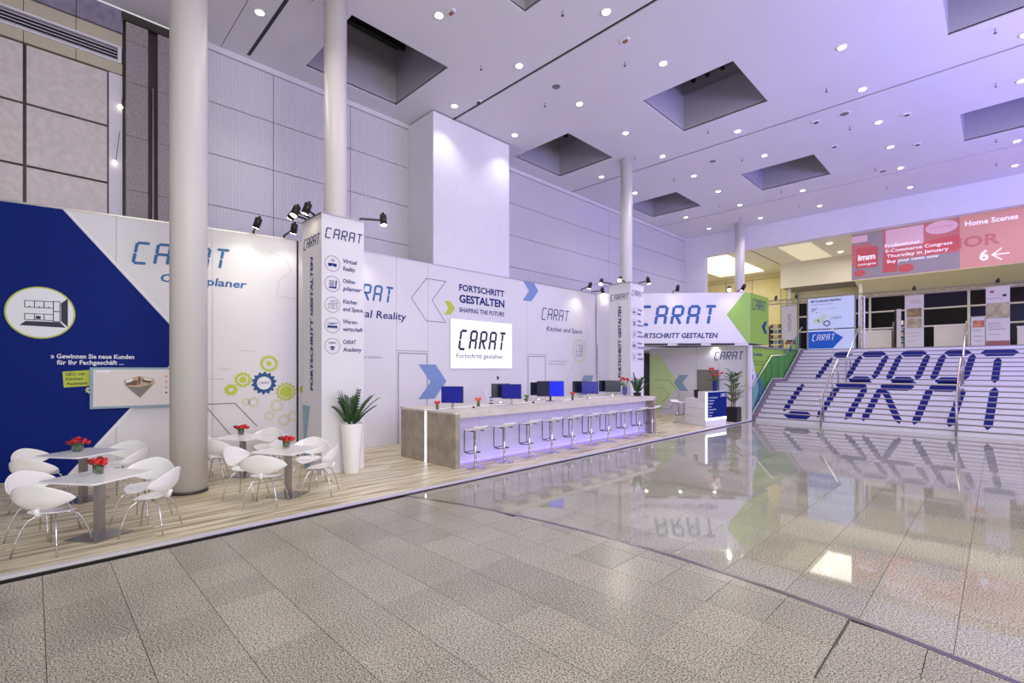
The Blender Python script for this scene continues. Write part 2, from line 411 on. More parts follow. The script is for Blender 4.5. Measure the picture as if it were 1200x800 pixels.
for k in range(N):
    xa = -6.9+k*(8.0/N); xb = xa+8.0/N
    for (o0, o1) in ((-.028, -.004), (.004, .028)):
        mb.foot([(xa, arc(xa)+o0), (xb, arc(xb)+o0), (xb, arc(xb)+o1), (xa, arc(xa)+o1)], -.012, .001)
tag(mb.build('joint_strip', 'steel', fl), 'curved pair of metal strips in the floor')
fp = thing('floor', 'mirror-polished granite floor stretching from the curved joint to the stairs', 'floor', (-3, 12, 0), kind='structure')
PX2 = .592
for i in range(-12, 3):
    x0 = -.232+PX2*i; x1 = x0+PX2
    if x1 < -6.87: continue
    x0 = max(x0, -6.90)
    ys = [None]+[5.6+1.184*j+(0) for j in range(0, 13)]
    for j in range(len(ys)-1):
        if ys[j] is None: lof = lambda x: arc(x)+.032
        else: lof = (lambda x, y=ys[j]: y)
        y1 = min(ys[j+1], 20.35)
        if (ys[j] or 0) >= 20.3: continue
        if x1-x0 > .05: add_tile(x0, x1, lof, (lambda x, y=y1: y), fp, 'polished', .002)
MB().box(-.232+PX2*3, 12, 4.62, 20.35, -.012, 0).build('plain_floor', 'polished', fp)
MB().box(-6.9, -.232+PX2*3, 19.808, 20.35, -.012, -.0005).build('plain_floor', 'polished', fp)

# --- ceiling with square light wells, slots
ce = thing('ceiling', 'white hall ceiling with square recesses and long dark slots', 'ceiling', (-3, 10, 9.6), kind='structure')
XP = [(-12.15, -9.68), (-7.05, -4.57), (-.80, 1.70), (5.4, 7.9)]; YP = [(-2.5, 0.05), (4.82, 7.38), (12.15, 14.70), (19.48, 21.97)]
slots = [9.03, 16.33, 23.58]
xc = sorted([-12.9, 14]+[a for p in XP for a in p]); 
yb = [-10]; segs_y = []
marks = sorted([(a, b, 'pit') for a, b in YP]+[(s-.045, s+.045, 'slot') for s in slots]+[(3.64, 3.72, 'slot2'), (3.115, 3.13, 'slot')])
cur = -10.0
for a, b, k in marks: segs_y.append((cur, a, 'full')); segs_y.append((a, b, k)); cur = b
segs_y.append((cur, 27.1, 'full'))
mb = MB(); sl = MB(); pitm = MB(); pitd = MB()
for a, b, k in segs_y:
    if k == 'full': mb.box(-12.9, 14, a, b, 9.6, 9.66)
    elif k == 'slot': sl.box(-12.9, 14, a, b, 9.63, 9.66)
    elif k == 'slot2': sl.box(-12.7, -8.9, a, b, 9.61, 9.66); mb.box(-8.9, 14, a, b, 9.6, 9.66); mb.box(-12.9, -12.7, a, b, 9.6, 9.66)
    else:
        c0 = -12.9
        for x0, x1 in XP:
            mb.box(c0, x0, a, b, 9.6, 9.66); c0 = x1
            z0, z1, z2 = 9.66, 10.75, 11.3; T = .06
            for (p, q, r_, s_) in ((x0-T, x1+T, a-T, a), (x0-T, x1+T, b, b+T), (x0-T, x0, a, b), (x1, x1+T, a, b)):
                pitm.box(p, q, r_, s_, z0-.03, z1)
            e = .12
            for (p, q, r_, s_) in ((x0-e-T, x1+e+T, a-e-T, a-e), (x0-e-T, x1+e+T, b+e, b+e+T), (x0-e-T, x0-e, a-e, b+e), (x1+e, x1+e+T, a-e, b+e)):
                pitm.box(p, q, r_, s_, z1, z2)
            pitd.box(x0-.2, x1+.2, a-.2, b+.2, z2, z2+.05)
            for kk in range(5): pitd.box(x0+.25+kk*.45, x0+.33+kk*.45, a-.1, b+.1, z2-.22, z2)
        mb.box(c0, 14, a, b, 9.6, 9.66)
mb.build('ceiling_board', 'ceiling', ce); sl.build('ceiling_slot', 'slot', ce)
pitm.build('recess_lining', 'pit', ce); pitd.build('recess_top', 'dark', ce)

# --- walls of the hall
wl = thing('wall_left', 'high wall of pale ribbed panels behind the stand', 'wall', (-12.9, 14, 0), kind='structure')
MB().box(-13.3, -12.93, 2.35, 27.5, 0, 9.6).build('backing', 'slot', wl)
ys = [2.27, 4.31, 6.37, 8.26, 11.33, 19.2, 27.1]; zs = [3.5, 4.69, 5.89, 7.08, 8.28, 9.47]
for a, b in zip(ys[:-1], ys[1:]):
    for z0, z1 in zip(zs[:-1], zs[1:]):
        MB().box(-12.93, -12.88, a+.008, b-.008 if b < 27 else b, z0+.008, z1-.008).build('panel', 'ribbed' if True else 'plain', wl)
MB().box(-12.93, -12.82, 2.27, 27.1, 9.47, 9.6).build('cornice', 'plain', wl)
MB().box(-12.93, -12.9, 2.27, 27.1, 0, 3.5).build('lower_wall', 'plain', wl)
bx = MB().box(-12.88, -11.55, 8.25, 11.33, 0, 9.56).build('wall_pier', 'smooth', None)
tag(bx, 'broad smooth white pier standing out of the ribbed wall', 'wall', kind='structure')

we = thing('wall_end', 'wall above and beside the wide opening at the head of the stairs', 'wall', (-6, 27.3, 0), kind='structure')
MB().box(-12.9, 14, 27.1, 27.5, 8.42, 9.66).build('lintel', 'smooth', we)
MB().box(-13.3, -11.75, 27.08, 27.5, 0, 9.62).build('jamb', 'smooth', we)
MB().box(-11.75, -6.9, 27.05, 27.5, 0, 2.98).build('lower_wall', 'smooth', we)
# stone pillars and pale tile facade at upper left
wf = thing('wall_facade', 'facade of pale stone tiles, louvre band and marble strip at upper left', 'wall', (-13.2, 0, 0), kind='structure')
MB().box(-14.3, -13.12, -9, 1.36, 0, 9.6).build('backing', 'bronze', wf)
cols_y = [-6.35, -4.27, -2.18, -.11, 1.12]; zt = [2.2, 3.4, 4.7, 5.94, 7.12, 8.26]
for a, b in zip(cols_y[:-1], cols_y[1:]):
    for z0, z1 in zip(zt[:-1], zt[1:]):
        MB().box(-13.12, -13.03, a+.03, b-.02, z0+.025, z1-.02).build('tile', 'tilewall', wf)
MB().box(-13.12, -13.06, 1.13, 1.35, 2.2, 8.27).build('grey_strip', 'plain', wf)
for a, b in ((-6, -4), (-4, -1.9), (-1.9, -.12), (-.12, .62), (.62, 1.35)):
    MB().box(-13.12, -13.02, a+.005, b-.005, 8.28, 8.50).build('board', 'beige', wf)
    MB().box(-13.12, -13.02, a+.005, b-.005, 8.83, 9.12).build('board', 'beige', wf)
for a, b in ((-6, -3.6), (-3.6, -1.6), (-1.6, .62), (.62, 1.35)):
    MB().box(-13.12, -12.96, a+.005, b-.005, 9.13, 9.6).build('marble_slab', 'marble', wf)
mb = MB().box(-13.1, -12.98, -7, 1.33, 8.49, 8.53).box(-13.1, -12.98, -7, 1.33, 8.80, 8.84).box(-13.1, -12.98, 1.27, 1.33, 8.53, 8.8)
mb.build('louvre_frame', 'plain', wf); 
MB().box(-13.12, -13.09, -7, 1.28, 8.52, 8.81).build('louvre_back', 'slot', wf)
for k in range(4): MB().box(-13.045, -13.03, -7, 1.27, 8.565+k*.064, 8.577+k*.064).build('slat', 'plain', wf)
wp = thing('wall_pillar', 'dark speckled stone pillar pair with a narrow recess between them', 'wall', (-13, 1.8, 0), kind='structure')
MB().box(-13.5, -13.1, 1.33, 2.32, 0, 9.6).build('core', 'bronze', wp)
for a, b in ((1.40, 1.78), (1.95, 2.26)):
    for z0, z1 in zip([2.2, 3.5, 4.75, 5.88, 7.02, 8.16, 9.02], [3.5, 4.75, 5.88, 7.02, 8.16, 9.02, 9.42]):
        MB().box(-13.1, -12.98, a+.003, b-.003, z0+.004, z1-.004).build('slab', 'stone', wp)
MB().box(-13.1, -12.96, 1.33, 2.32, 9.43, 9.6).build('cap', 'bronze', wp)
MB().tube([(-13.02, 1.87, 2.2), (-13.02, 1.87, 8.2)], .018).build('rod', 'steel', wp)

# --- round columns
M['column'] = mat('cream_white_column', (214, 209, 208), .45)
def column(x, y, r, label, m_='column'):
    t = thing('column', label, 'column', (x, y, 0), group='round white columns')
    MB().lathe([(r, .0), (r, 9.6)], 40, x, y).build('shaft', m_, t, True)
    MB().lathe([(r+.012, .05), (r+.012, .10), (r, .10)], 40, x, y).build('base_ring', 'bronze', t, True)
    return t
column(-9.45, 1.84, .265, 'thick round column standing between the two front cafe tables')
column(-9.47, 4.36, .22, 'round column rising out of the near square tower')
column(-9.45, 15.19, .215, 'round column rising out of the far square tower')
column(-9.45, 26.03, .23, 'farthest round column behind the big arrow fascia')

# --- platform of planks
pf = thing('platform', 'low exhibition platform laid with washed oak planks', 'floor', (-9, 9, 0), kind='structure')
MB().box(-13.2, -6.9, -3, 20.35, 0, .035).build('platform_base', 'black', pf)
rows = 27; pw = (13.0-6.95)/rows
for i in range(rows):
    xa = -6.95-pw*(i+1); y = -3+(i*1.37) % 2.7-2.7
    while y < 20.3:
        a, b = max(y, -3), min(y+2.7, 20.3); y += 2.7
        if b-a < .05: continue
        MB().box(xa+.0015, xa+pw-.0015, a+.0015, b-.0015, .035, .05).build('plank', 'wood', pf)
MB().box(-6.95, -6.885, -3, 20.3, .02, .052).build('edge_trim', 'edge', pf)
MB().box(-6.885, -6.872, -3, 20.3, .0, .02).build('edge_shadow_gap', 'slot', pf)
MB().box(-6.886, -6.880, 1.5, 20.3, .030, .046).build('edge_glow_paint', 'edgeglow', pf)  # ambient lavender on the platform edge, built as a faintly glowing strip

# ================================================================= STAND WALLS
def slab(fr, s0, s1, z0, z1, name, m_, parent, th=.05, off=0.0):
    mb = MB(); q = rect(s0, s1, z0, z1)
    mb.prism([pt(fr, s, z, off-th) for s, z in q], [pt(fr, s, z, off) for s, z in q]); return mb.build(name, m_, parent)
# left angled wall
L = thing('display_wall', 'angled left stand wall printed with a deep blue arrow and green cogs', 'partition wall', (-12.1, 1.5, .05))
for a, b in ((-2.5, 1.6), (1.6, 3.2), (3.2, 4.87), (4.9, 5.35)):
    slab('L', a+.003, b-.003, .05, 5.06, 'panel', 'wallwhite', L)
slab('L', 4.87, 4.905, .05, 5.06, 'post', 'black', L, .04, .015)
slab('L', -2.5, 4.87, 5.06, 5.09, 'top_rail', 'steel', L, .06, .01)
decal('blue_field', 'L', [(-2.5, .06), (.86, .06), (1.835, 1.339), (2.776, 2.581), (.826, 5.055), (-2.5, 5.055)], 'blue', L)
lines('white_outline', 'L', [(.90, .06), (2.83, 2.58), (.875, 5.05)], .035, 'printwhite', L, off=.0025)
disc('icon_ring', 'L', .53, 3.11, .475, 'lime', L, off=.006); disc('icon_disc', 'L', .53, 3.11, .45, 'printwhite', L, off=.0095)
mb = MB()
def boxline(mb, fr, s0, s1, z0, z1, t, off):
    for i, q in enumerate(stroke_poly([(s0, z0), (s1, z0), (s1, z1), (s0, z1)], t, True)): plate(mb, fr, q, off, .001+.0003*(i % 2))
for i in range(3):
    a = .32+i*.127
    boxline(mb, 'L', a, a+.127, 3.2, 3.32, .012, .013); boxline(mb, 'L', a, a+.127, 2.975, 3.085, .012, .013)
    plate(mb, 'L', rect(a+.05, a+.075, 3.21, 3.225), .0132, .001)
boxline(mb, 'L', .70, .79, 2.96, 3.33, .012, .013); boxline(mb, 'L', .70, .79, 3.14, 3.15, .008, .0135)
plate(mb, 'L', rect(.465, .53, 2.99, 3.05), .0132, .001)
plate(mb, 'L', [(.805, 2.97), (.90, 2.86), (.90, 3.40), (.805, 3.30)], .0132, .001); plate(mb, 'L', [(.33, 2.95), (.79, 2.95), (.87, 2.85), (.25, 2.87)], .0132, .001)
mb.build('kitchen_icon', 'inkdark', L)
text('» Gewinnen Sie neue Kunden', 'L', .66, 2.28, .085, 'printwhite', L, width=1.22, bold=.02, off=.007)
text('für Ihr Fachgeschäft ...', 'L', .745, 2.165, .085, 'printwhite', L, width=.97, bold=.02, off=.007)
decal('green_tag', 'L', [(.824, 2.03), (1.207, 2.06), (1.209, 1.76), (.842, 1.735)], 'lime', L, off=.007)
for i, s_ in enumerate(('NEU: mit', 'Kitchen', 'Assistant')): text(s_, 'L', .87+i*.005, 1.955-i*.088, .055, 'inkdark', L, width=(.27, .24, .30)[i], bold=.02, off=.012, rot=.04)
mb = MB(); ring_mb(mb, 'L', 1.21, 1.68, .02, .05, teeth=9, td=.02, off=.009); mb.build('cog_print', 'palelime', L)
carat('L', 1.83, 4.16, 1.71, .46, 'cyanblue', L, slope=.035, off=.004)
text('Onlineplaner', 'L', 2.30, 3.86, .17, 'cyanblue', L, width=1.55, bold=.025, shear=.15)
def gear(s, z, r, m_, teeth, hole, fr='L', off=.004, inner=None):
    mb = MB(); ring_mb(mb, fr, s, z, r*hole, r*.86, teeth=teeth, td=r*.16, off=off)
    if inner: ring_mb(mb, fr, s, z, .0, r*inner, off=off, seg=20)
    mb.build('cog_print', m_, L)
gear(4.19, 1.76, .25, 'cogblue', 14, .58); disc('cog_disc', 'L', 4.19, 1.76, .145, 'printwhite', L)
carat('L', 4.07, 1.73, .24, .065, 'line', L, t=.008, off=.007)
gear(4.288, 2.20, .19, 'lime', 26, .66, inner=.3); gear(3.772, 1.84, .17, 'lime', 12, .62, inner=.42); gear(3.545, 1.625, .13, 'lime', 13, .36); gear(4.64, 1.555, .215, 'lime', 14, .72, inner=.62)
gear(5.02, 1.6, .10, 'lime', 10, .3)
for s, z, r in ((3.83, 1.35, .09), (3.98, 1.34, .12), (4.45, 1.24, .15), (4.30, 1.02, .11), (4.6, .9, .14), (4.8, .98, .13)): gear(s, z, r, 'palelime', 11, .55)
text('CARAT Shop-System', 'L', 3.72, 2.47, .022, 'line', L, width=.3); text('3D-Visualisierung', 'L', 3.3, 2.07, .022, 'line', L, width=.24); text('Kunden-Kommunikation', 'L', 3.06, 1.855, .022, 'line', L, width=.35)
lines('arrow_outline', 'L', [(4.3, 4.75), (4.65, 4.6), (4.75, 4.35), (4.5, 4.1), (4.45, 3.75), (4.85, 3.7)], .012, 'ltline', L)
lines('arrow_outline', 'L', [(4.05, .8), (3.62, 1.33), (3.05, 1.33), (3.6, .55)], .018, 'line', L)
# big display on the angled wall
tv = thing('wall_display', 'wide flat display with a 3D kitchen view on the blue arrow wall', 'screen', pt('L', 1.86, 1.33, .05))
slab('L', 1.22, 2.52, 1.32, 2.11, 'bezel', 'tealgrey', tv, .05, .09); slab('L', 1.27, 2.47, 1.36, 2.07, 'picture', 'tvback', tv, .004, .094)
slab('L', 1.6, 2.1, 1.5, 1.9, 'wall_mount', 'black', tv, .05, .04)
decal('kitchen_picture', 'L', [(1.72, 1.86), (1.95, 1.94), (2.2, 1.88), (2.22, 1.8), (1.98, 1.50), (1.74, 1.76)], 'tan', tv, off=.0945)
decal('kitchen_picture', 'L', [(1.76, 1.74), (1.96, 1.72), (2.18, 1.78), (1.98, 1.52)], 'greybox', tv, off=.098)
decal('kitchen_picture', 'L', [(1.75, 1.84), (1.94, 1.86), (1.93, 1.76), (1.76, 1.76)], 'brown', tv, off=.0985)
decal('kitchen_picture', 'L', [(2.0, 1.88), (2.17, 1.84), (2.14, 1.79), (2.02, 1.82)], 'brown', tv, off=.0985)
for q, m_ in (([(1.76, 1.86), (1.86, 1.9), (1.86, 1.84), (1.76, 1.80)], 'printwhite'), ([(2.04, 1.9), (2.16, 1.87), (2.16, 1.84), (2.04, 1.865)], 'printwhite'), ([(1.95, 1.93), (1.99, 1.92), (1.98, 1.78), (1.95, 1.77)], 'brown')):
    decal('kitchen_picture', 'L', q, m_, tv, off=.102)
for k in range(4): disc('screen_button', 'L', 2.40, 1.93-.11*k, .018, 'bannerred' if k < 3 else 'black', tv, off=.095, seg=10)
decal('picture_tab', 'L', rect(1.32, 1.52, 2.01, 2.055), 'printwhite', tv, off=.095)

# right long wall
R = thing('display_wall', 'long right stand wall with the slogan, two doors and a bright screen', 'partition wall', (-11.4, 11, .05))
for a, b in ((4.5, 6.94), (6.94, 7.96), (7.96, 12.05), (12.05, 13.04), (13.04, 16.09)):
    slab('R', a+.004, b-.004, .05, 5.06, 'panel', 'wallwhite', R)
slab('R', 4.5, 16.09, 5.06, 5.08, 'top_rail', 'steel', R, .06, .01)
MB().box(-11.62, -11.455, 4.5, 16.09, .05, 5.06).build('wall_core', 'plain', R)
for a, b in ((7.0, 7.92), (12.1, 12.99)):
    dr = slab('R', a, b, .06, 2.5, 'door', 'wallwhite', R, .03, .006)
    lines('door_gap', 'R', [(a, .06), (a, 2.5), (b, 2.5), (b, .06)], .02, 'line', R, off=.007)
    MB().box(-11.39, -11.34, a+.05, a+.17, 1.02, 1.05).build('door_handle', 'steel', R)
lines('header_line', 'R', [(6.94, 2.57), (7.96, 2.57)], .012, 'line', R); lines('header_line', 'R', [(12.05, 2.57), (13.04, 2.57)], .012, 'line', R)
carat('R', 5.27, 3.8, 1.60, .455, 'cyanblue', R, slope=0)
text('Virtual Reality', 'R', 5.35, 3.40, .20, 'navy', R, width=1.9, bold=.012, shear=.12)
text('live erleben ...', 'R', 5.9, 2.35, .07, 'line', R, width=.72)
lines('arrow_outline', 'R', [(7.90, 4.63), (8.583, 4.63), (8.1, 4.03), (8.583, 3.43), (7.91, 3.43), (7.41, 4.03)], .014, 'navy', R, closed=True)
decal('chevron', 'R', [(8.533, 4.07), (8.76, 4.07), (8.926, 3.87), (8.76, 3.67), (8.533, 3.67), (8.688, 3.87)], 'lime', R)
decal('chevron', 'R', [(7.632, 2.2), (8.22, 2.2), (8.606, 1.71), (8.18, 1.225), (7.632, 1.225), (8.048, 1.71)], 'bluegrey', R, off=.008)
decal('chevron', 'R', [(11.86, 5.055), (12.40, 5.055), (12.62, 4.80), (12.257, 4.40), (11.831, 4.40), (12.149, 4.755)], 'bluegrey', R)
text('FORTSCHRITT', 'R', 9.083, 4.43, .195, 'navy', R, width=1.88, bold=.03)
text('GESTALTEN', 'R', 9.083, 4.075, .24, 'navy', R, width=1.88, bold=.035)
text('SHAPING THE FUTURE', 'R', 9.083, 3.785, .14, 'navy', R, width=1.88, bold=.02, shear=.1)
text('▶', 'R', 10.6, 1.7, .13, 'inkdark', R) if False else decal('play_mark', 'R', [(10.63, 1.86), (10.75, 1.78), (10.63, 1.70)], 'inkdark', R)
carat('R', 12.78, 3.81, 1.58, .43, 'navy', R, t=.035)
text('Kitchen and Space', 'R', 13.06, 3.43, .18, 'navy', R, width=2.09, bold=.005, shear=.1)
mb = MB(); ring_mb(mb, 'R', 14.98, 2.77, .405, .425); mb.build('ring_print', 'lime', R)
mb = MB(); 
for q in (rect(14.78, 15.18, 2.55, 2.56), rect(14.78, 15.18, 2.98, 2.99), rect(15.17, 15.18, 2.55, 2.99), rect(14.77, 14.78, 2.55, 2.85), rect(15.0, 15.01, 2.55, 2.99), rect(14.78, 15.18, 2.75, 2.76), rect(14.88, 14.89, 2.55, 2.75), rect(15.1, 15.11, 2.55, 2.99), rect(15.0, 15.18, 2.86, 2.87)): plate(mb, 'R', [(s*1.0, z) for s, z in q], .003, .002)
mb.build('floor_plan_icon', 'navy', R)
text('Küche und Raum perfekt', 'R', 13.19, 2.33, .05, 'line', R, width=1.05); text('planen und erleben', 'R', 13.19, 2.22, .05, 'line', R, width=.9)
decal('chevron', 'R', [(15.25, 1.81), (15.92, 1.81), (15.63, 1.3), (15.30, .86), (14.72, .86)], 'tealgrey', R)
lines('arrow_outline', 'R', [(15.11, 4.78), (15.6, 3.4), (15.35, 3.05)], .012, 'ltline', R); lines('arrow_outline', 'R', [(14.72, 2.4), (14.2, 1.6), (14.6, .9)], .012, 'ltline', R)
ws = thing('projection_screen', 'bright white screen showing the segmented word mark on the long wall', 'screen', (-11.36, 10, 2.08))
slab('R', 8.73, 11.29, 2.08, 3.56, 'frame', 'plain', ws, .03, .033); slab('R', 8.74, 11.28, 2.09, 3.55, 'picture', 'screenwhite', ws, .004, .037)
FR['RS'] = ((-11.362, 0), (0, 1))
carat('RS', 9.0, 2.63, 2.03, .63, 'inkdark', ws, t=.078); text('Fortschritt gestalten', 'RS', 8.95, 2.40, .15, 'inkdark', ws, width=1.9, bold=.004, shear=.08)

# square towers
def circle_item(fr, s, z, r, parent, kind):
    mb = MB(); ring_mb(mb, fr, s, z, r*.94, r, seg=28, off=.002, th=.002); mb.build('ring_print', 'line', parent)
    mb = MB()
    if kind == 0:
        plate(mb, fr, [(s-.55*r, z-.35*r), (s-.1*r, z-.35*r), (s, z-.1*r), (s+.1*r, z-.35*r), (s+.55*r, z-.35*r), (s+.55*r, z+.05*r), (s-.55*r, z+.05*r)]); text('VR', fr, s-.22*r, z+.28*r, .28*r, 'navy', parent, width=.5*r, bold=.02)
    elif kind == 1:
        plate(mb, fr, [(s-.5*r, z-.55*r), (s+.5*r, z-.55*r), (s+.6*r, z+.5*r), (s+.4*r, z+.4*r), (s+.4*r, z-.35*r), (s-.35*r, z-.35*r)])
        for k in range(3): boxline(mb, fr, s-.4*r+.22*r*k, s-.22*r+.22*r*k, z+.1*r, z+.4*r, .006, .003); boxline(mb, fr, s-.4*r+.22*r*k, s-.22*r+.22*r*k, z-.25*r, z, .006, .003)
    elif kind == 2:
        boxline(mb, fr, s-.5*r, s+.1*r, z-.45*r, z+.1*r, .007, .003); boxline(mb, fr, s+.1*r, s+.6*r, z-.45*r, z+.5*r, .007, .003); boxline(mb, fr, s+.3*r, s+.6*r, z-.1*r, z+.2*r, .007, .003); boxline(mb, fr, s-.2*r, s+.1*r, z-.2*r, z+.5*r, .007, .003)
    elif kind == 3:
        carat(fr, s-.65*r, z+.05*r, 1.3*r, .3*r, 'navy', parent, t=.008); plate(mb, fr, rect(s-.65*r, s+.65*r, z-.28*r, z-.05*r)); plate(mb, fr, rect(s-.7*r, s+.7*r, z-.36*r, z-.31*r))
    else:
        carat(fr, s-.5*r, z+.25*r, 1.0*r, .25*r, 'navy', parent, t=.007); plate(mb, fr, [(s-.4*r, z-.15*r), (s, z-.3*r), (s+.4*r, z-.15*r), (s, z)]); plate(mb, fr, [(s-.22*r, z-.5*r), (s+.22*r, z-.5*r), (s+.22*r, z-.27*r), (s, z-.36*r), (s-.22*r, z-.27*r)])
    mb.build('icon', 'navy', parent)
NAMES = [('Virtual', 'Reality'), ('Online-', 'planer'), ('Kitchen', 'and Space'), ('Waren-', 'wirtschaft'), ('CARAT', 'Academy')]
def tower(x0, x1, y0, y1, frl, frr, label, n, cs, r, zs, tx, vs, lz):
    t = thing('sign_tower', label, 'sign tower', ((x0+x1)/2, (y0+y1)/2, .05), group='square white sign towers')
    MB().box(x0, x1-.01, y0, y1, .05, 5.08).build('tower_body', 'wallwhite', t)
    MB().box(x1-.01, x1, y0+.001, y1, .05, 5.08).build('front_panel', 'white', t)
    MB().box(x0-.015, x1+.015, y0-.015, y1+.015, 5.08, 5.10).build('cap', 'steel', t)
    for i in range(5):
        circle_item(frr, cs, zs[i], r, t, i)
        for k in range(2): text(NAMES[i][k], frr, tx, zs[i]+(.05 if k == 0 else -.10), .085, 'navy', t, width=[.30, .26, .27, .40, .30, .42, .32, .42, .28, .40][2*i+k]*(y1-y0)/.88, bold=.02, shear=.15)
    carat(frr, y0+.06, 4.62, .80*(y1-y0)/.88, .21, 'navy', t, t=.022)
    wl_ = x1-x0
    carat(frl, x0+.06*wl_, 4.50, .86*wl_, .22, 'navy', t, t=.022, slope=.0)
    text('FORTSCHRITT GESTALTEN', frl, x0+.56*wl_, vs, .12*wl_/.9, 'navy', t, width=lz, bold=.045, shear=.15, rot=PI/2)
    return t
t1 = tower(-10.1, -9.18, 3.95, 4.83, 'T1L', 'T1R', 'near square sign tower with topic icons beside the white planter', 1, 4.164, .155, (4.14, 3.745, 3.335, 2.935, 2.53), 4.38, 1.64, 2.68)
decal('teal_wedge', 'T1L', [(-10.09, 1.35), (-9.72, 1.33), (-9.9, .68), (-9.65, .06), (-10.0, .06)], 'tealgrey', t1)
t2 = tower(-9.90, -9.02, 14.78, 15.66, 'T2L', 'T2R', 'far square sign tower at the end of the long counter', 2, 15.0, .14, (4.08, 3.68, 3.29, 2.89, 2.49), 15.22, 1.74, 2.55)

# diagonal arrow fascia (bridge) and the walls under it
D = thing('sign_fascia', 'big boxed fascia with the blue word mark and a green arrow end', 'sign', (-9, 18.5, 3.08))
a = pt('D', 0, 0)[:2]; b = pt('D', 5.95, 0)[:2]
MB().foot([a, b, (-6.886, b[1]+.02), (-6.886, 22.2), (-11.35, 22.2)], 3.08, 5.07).build('fascia_box', 'wallwhite', D)
carat('D', 1.62, 3.77, 3.12, .82, 'midnavy', D, t=.115)
text('FORTSCHRITT GESTALTEN', 'D', 1.55, 3.29, .20, 'navy', D, width=3.19, bold=.03, shear=.15)
decal('green_arrow', 'D', [(5.08, 4.20), (5.75, 5.065), (5.955, 5.065), (5.955, 3.085), (5.88, 3.085)], 'green', D)
decal('green_side', 'S', [(20.01, 3.085), (22.19, 3.085), (22.19, 5.065), (20.01, 5.065)], 'green', D, off=.001, th=.003)
carat('S', 20.3, 4.42, 1.6, .44, 'navy', D, t=.045, off=.008)
decal('chevron', 'S', [(21.72, 4.05), (22.0, 4.05), (21.72, 3.79), (22.0, 3.53), (21.72, 3.53), (21.34, 3.79)], 'navy', D, off=.006)
for k in range(3): slab('D', 1.9+k*1.3, 2.8+k*1.3, 3.0, 3.07, 'vent_slot', 'slot', D, .04, -.02)
st_ = slab('D', 0, 5.95, 2.99, 3.08, 'soffit_beam', 'white', D, .3, -.06)
wd = thing('display_wall', 'short stand wall with a tall door at the left of the far tower', 'partition wall', (-10.9, 16.5, .05))
slab('D', .04, 1.55, .05, 3.08, 'panel', 'wallwhite', wd, .05, -.002); slab('D', .06, 1.0, .06, 3.03, 'door', 'white', wd, .02, .006)
MB().box(*[0]*0) if False else None
q = pt('D', .95, 1.1, .02); MB().box(q[0]-.02, q[0]+.04, q[1]-.02, q[1]+.02, .98, 1.02).build('door_handle', 'black', wd)
slab('D', 1.02, 1.06, 1.45, 2.0, 'door_bar', 'black', wd, .02, .03); decal('small_sign', 'D', rect(1.0, 1.12, 2.65, 2.98), 'line', wd)
B = thing('display_wall', 'white back wall with pale green arrow and grey screen under the fascia', 'partition wall', (-9, 20.3, .05))
for a, b in ((-11.38, -9.125), (-9.125, -8.18), (-8.18, -7.0)): slab('B', a+.004, b-.004, .05, 2.99, 'panel', 'wallwhite', B)
decal('green_arrow', 'B', [(-11.37, 2.69), (-10.92, 2.69), (-9.93, 1.37), (-10.95, .06), (-11.37, .06)], 'palegreen', B)
decal('chevron', 'B', [(-9.926, 1.80), (-9.51, 1.80), (-9.778, 1.45), (-9.51, 1.1), (-9.926, 1.1), (-10.18, 1.45)], 'tealgrey', B, off=.006)
lines('arrow_outline', 'B', [(-11.16, 1.55), (-10.4, 1.55), (-9.9, .91), (-10.38, .25), (-11.0, .25)], .016, 'line', B, off=.0065)
lines('arrow_outline', 'B', [(-11.0, 1.2), (-10.75, 1.2), (-10.4, .91), (-10.75, .55)], .014, 'line', B, off=.0065)
carat('B', -8.40, 2.42, 1.20, .35, 'navy', B, t=.035)
sc2 = thing('wall_screen', 'switched-off grey screen on the back wall behind the reception desk', 'screen', (-8.65, 20.24, 1.09))
slab('B', -9.12, -8.19, 1.09, 2.03, 'frame', 'steel', sc2, .03, .035); slab('B', -9.11, -8.20, 1.10, 2.02, 'panel', 'greybox', sc2, .004, .04)
cp = MB().box(-7.0, -6.90, 20.12, 20.32, 0.0, 3.0).build('corner_post', 'white', None); tag(cp, 'white corner post where the back wall meets the stairs', 'post')
S = thing('display_wall', 'green printed side wall beside the left stair railing', 'partition wall', (-7.1, 23.6, 0))
MB().box(-7.15, -7.0, 20.32, 27.0, 0, 2.93).build('wall_panel', 'green', S); MB().box(-7.2, -6.95, 20.32, 27.05, 2.93, 3.0).build('cap', 'steel', S)
FR['S2'] = ((-7.0, 0), (0, 1))
decal('white_wedge', 'S2', [(20.33, 2.92), (20.36, 2.92), (21.35, 1.2), (20.33, .05)], 'wallwhite', S); decal('blue_wedge', 'S2', [(20.33, 1.45), (20.33, .05), (22.6, .05), (21.7, 1.6), (21.0, 1.9)], 'bluegrey', S, off=.001)
text('Academy', 'S2', 20.72, 2.60, .14, 'navy', S, width=1.1, bold=.02); 
for k in range(2): text('Training und Seminare', 'S2', 20.8, 2.35-.13*k, .06, 'navy', S, width=1.2)
decal('shield_mark', 'S2', [(20.46, 1.83), (20.7, 1.83), (20.7, 1.68), (20.58, 1.56), (20.46, 1.68)], 'navy', S, off=.006)
text('Info', 'S2', 20.46, 2.0, .06, 'navy', S, width=.3, off=.008)

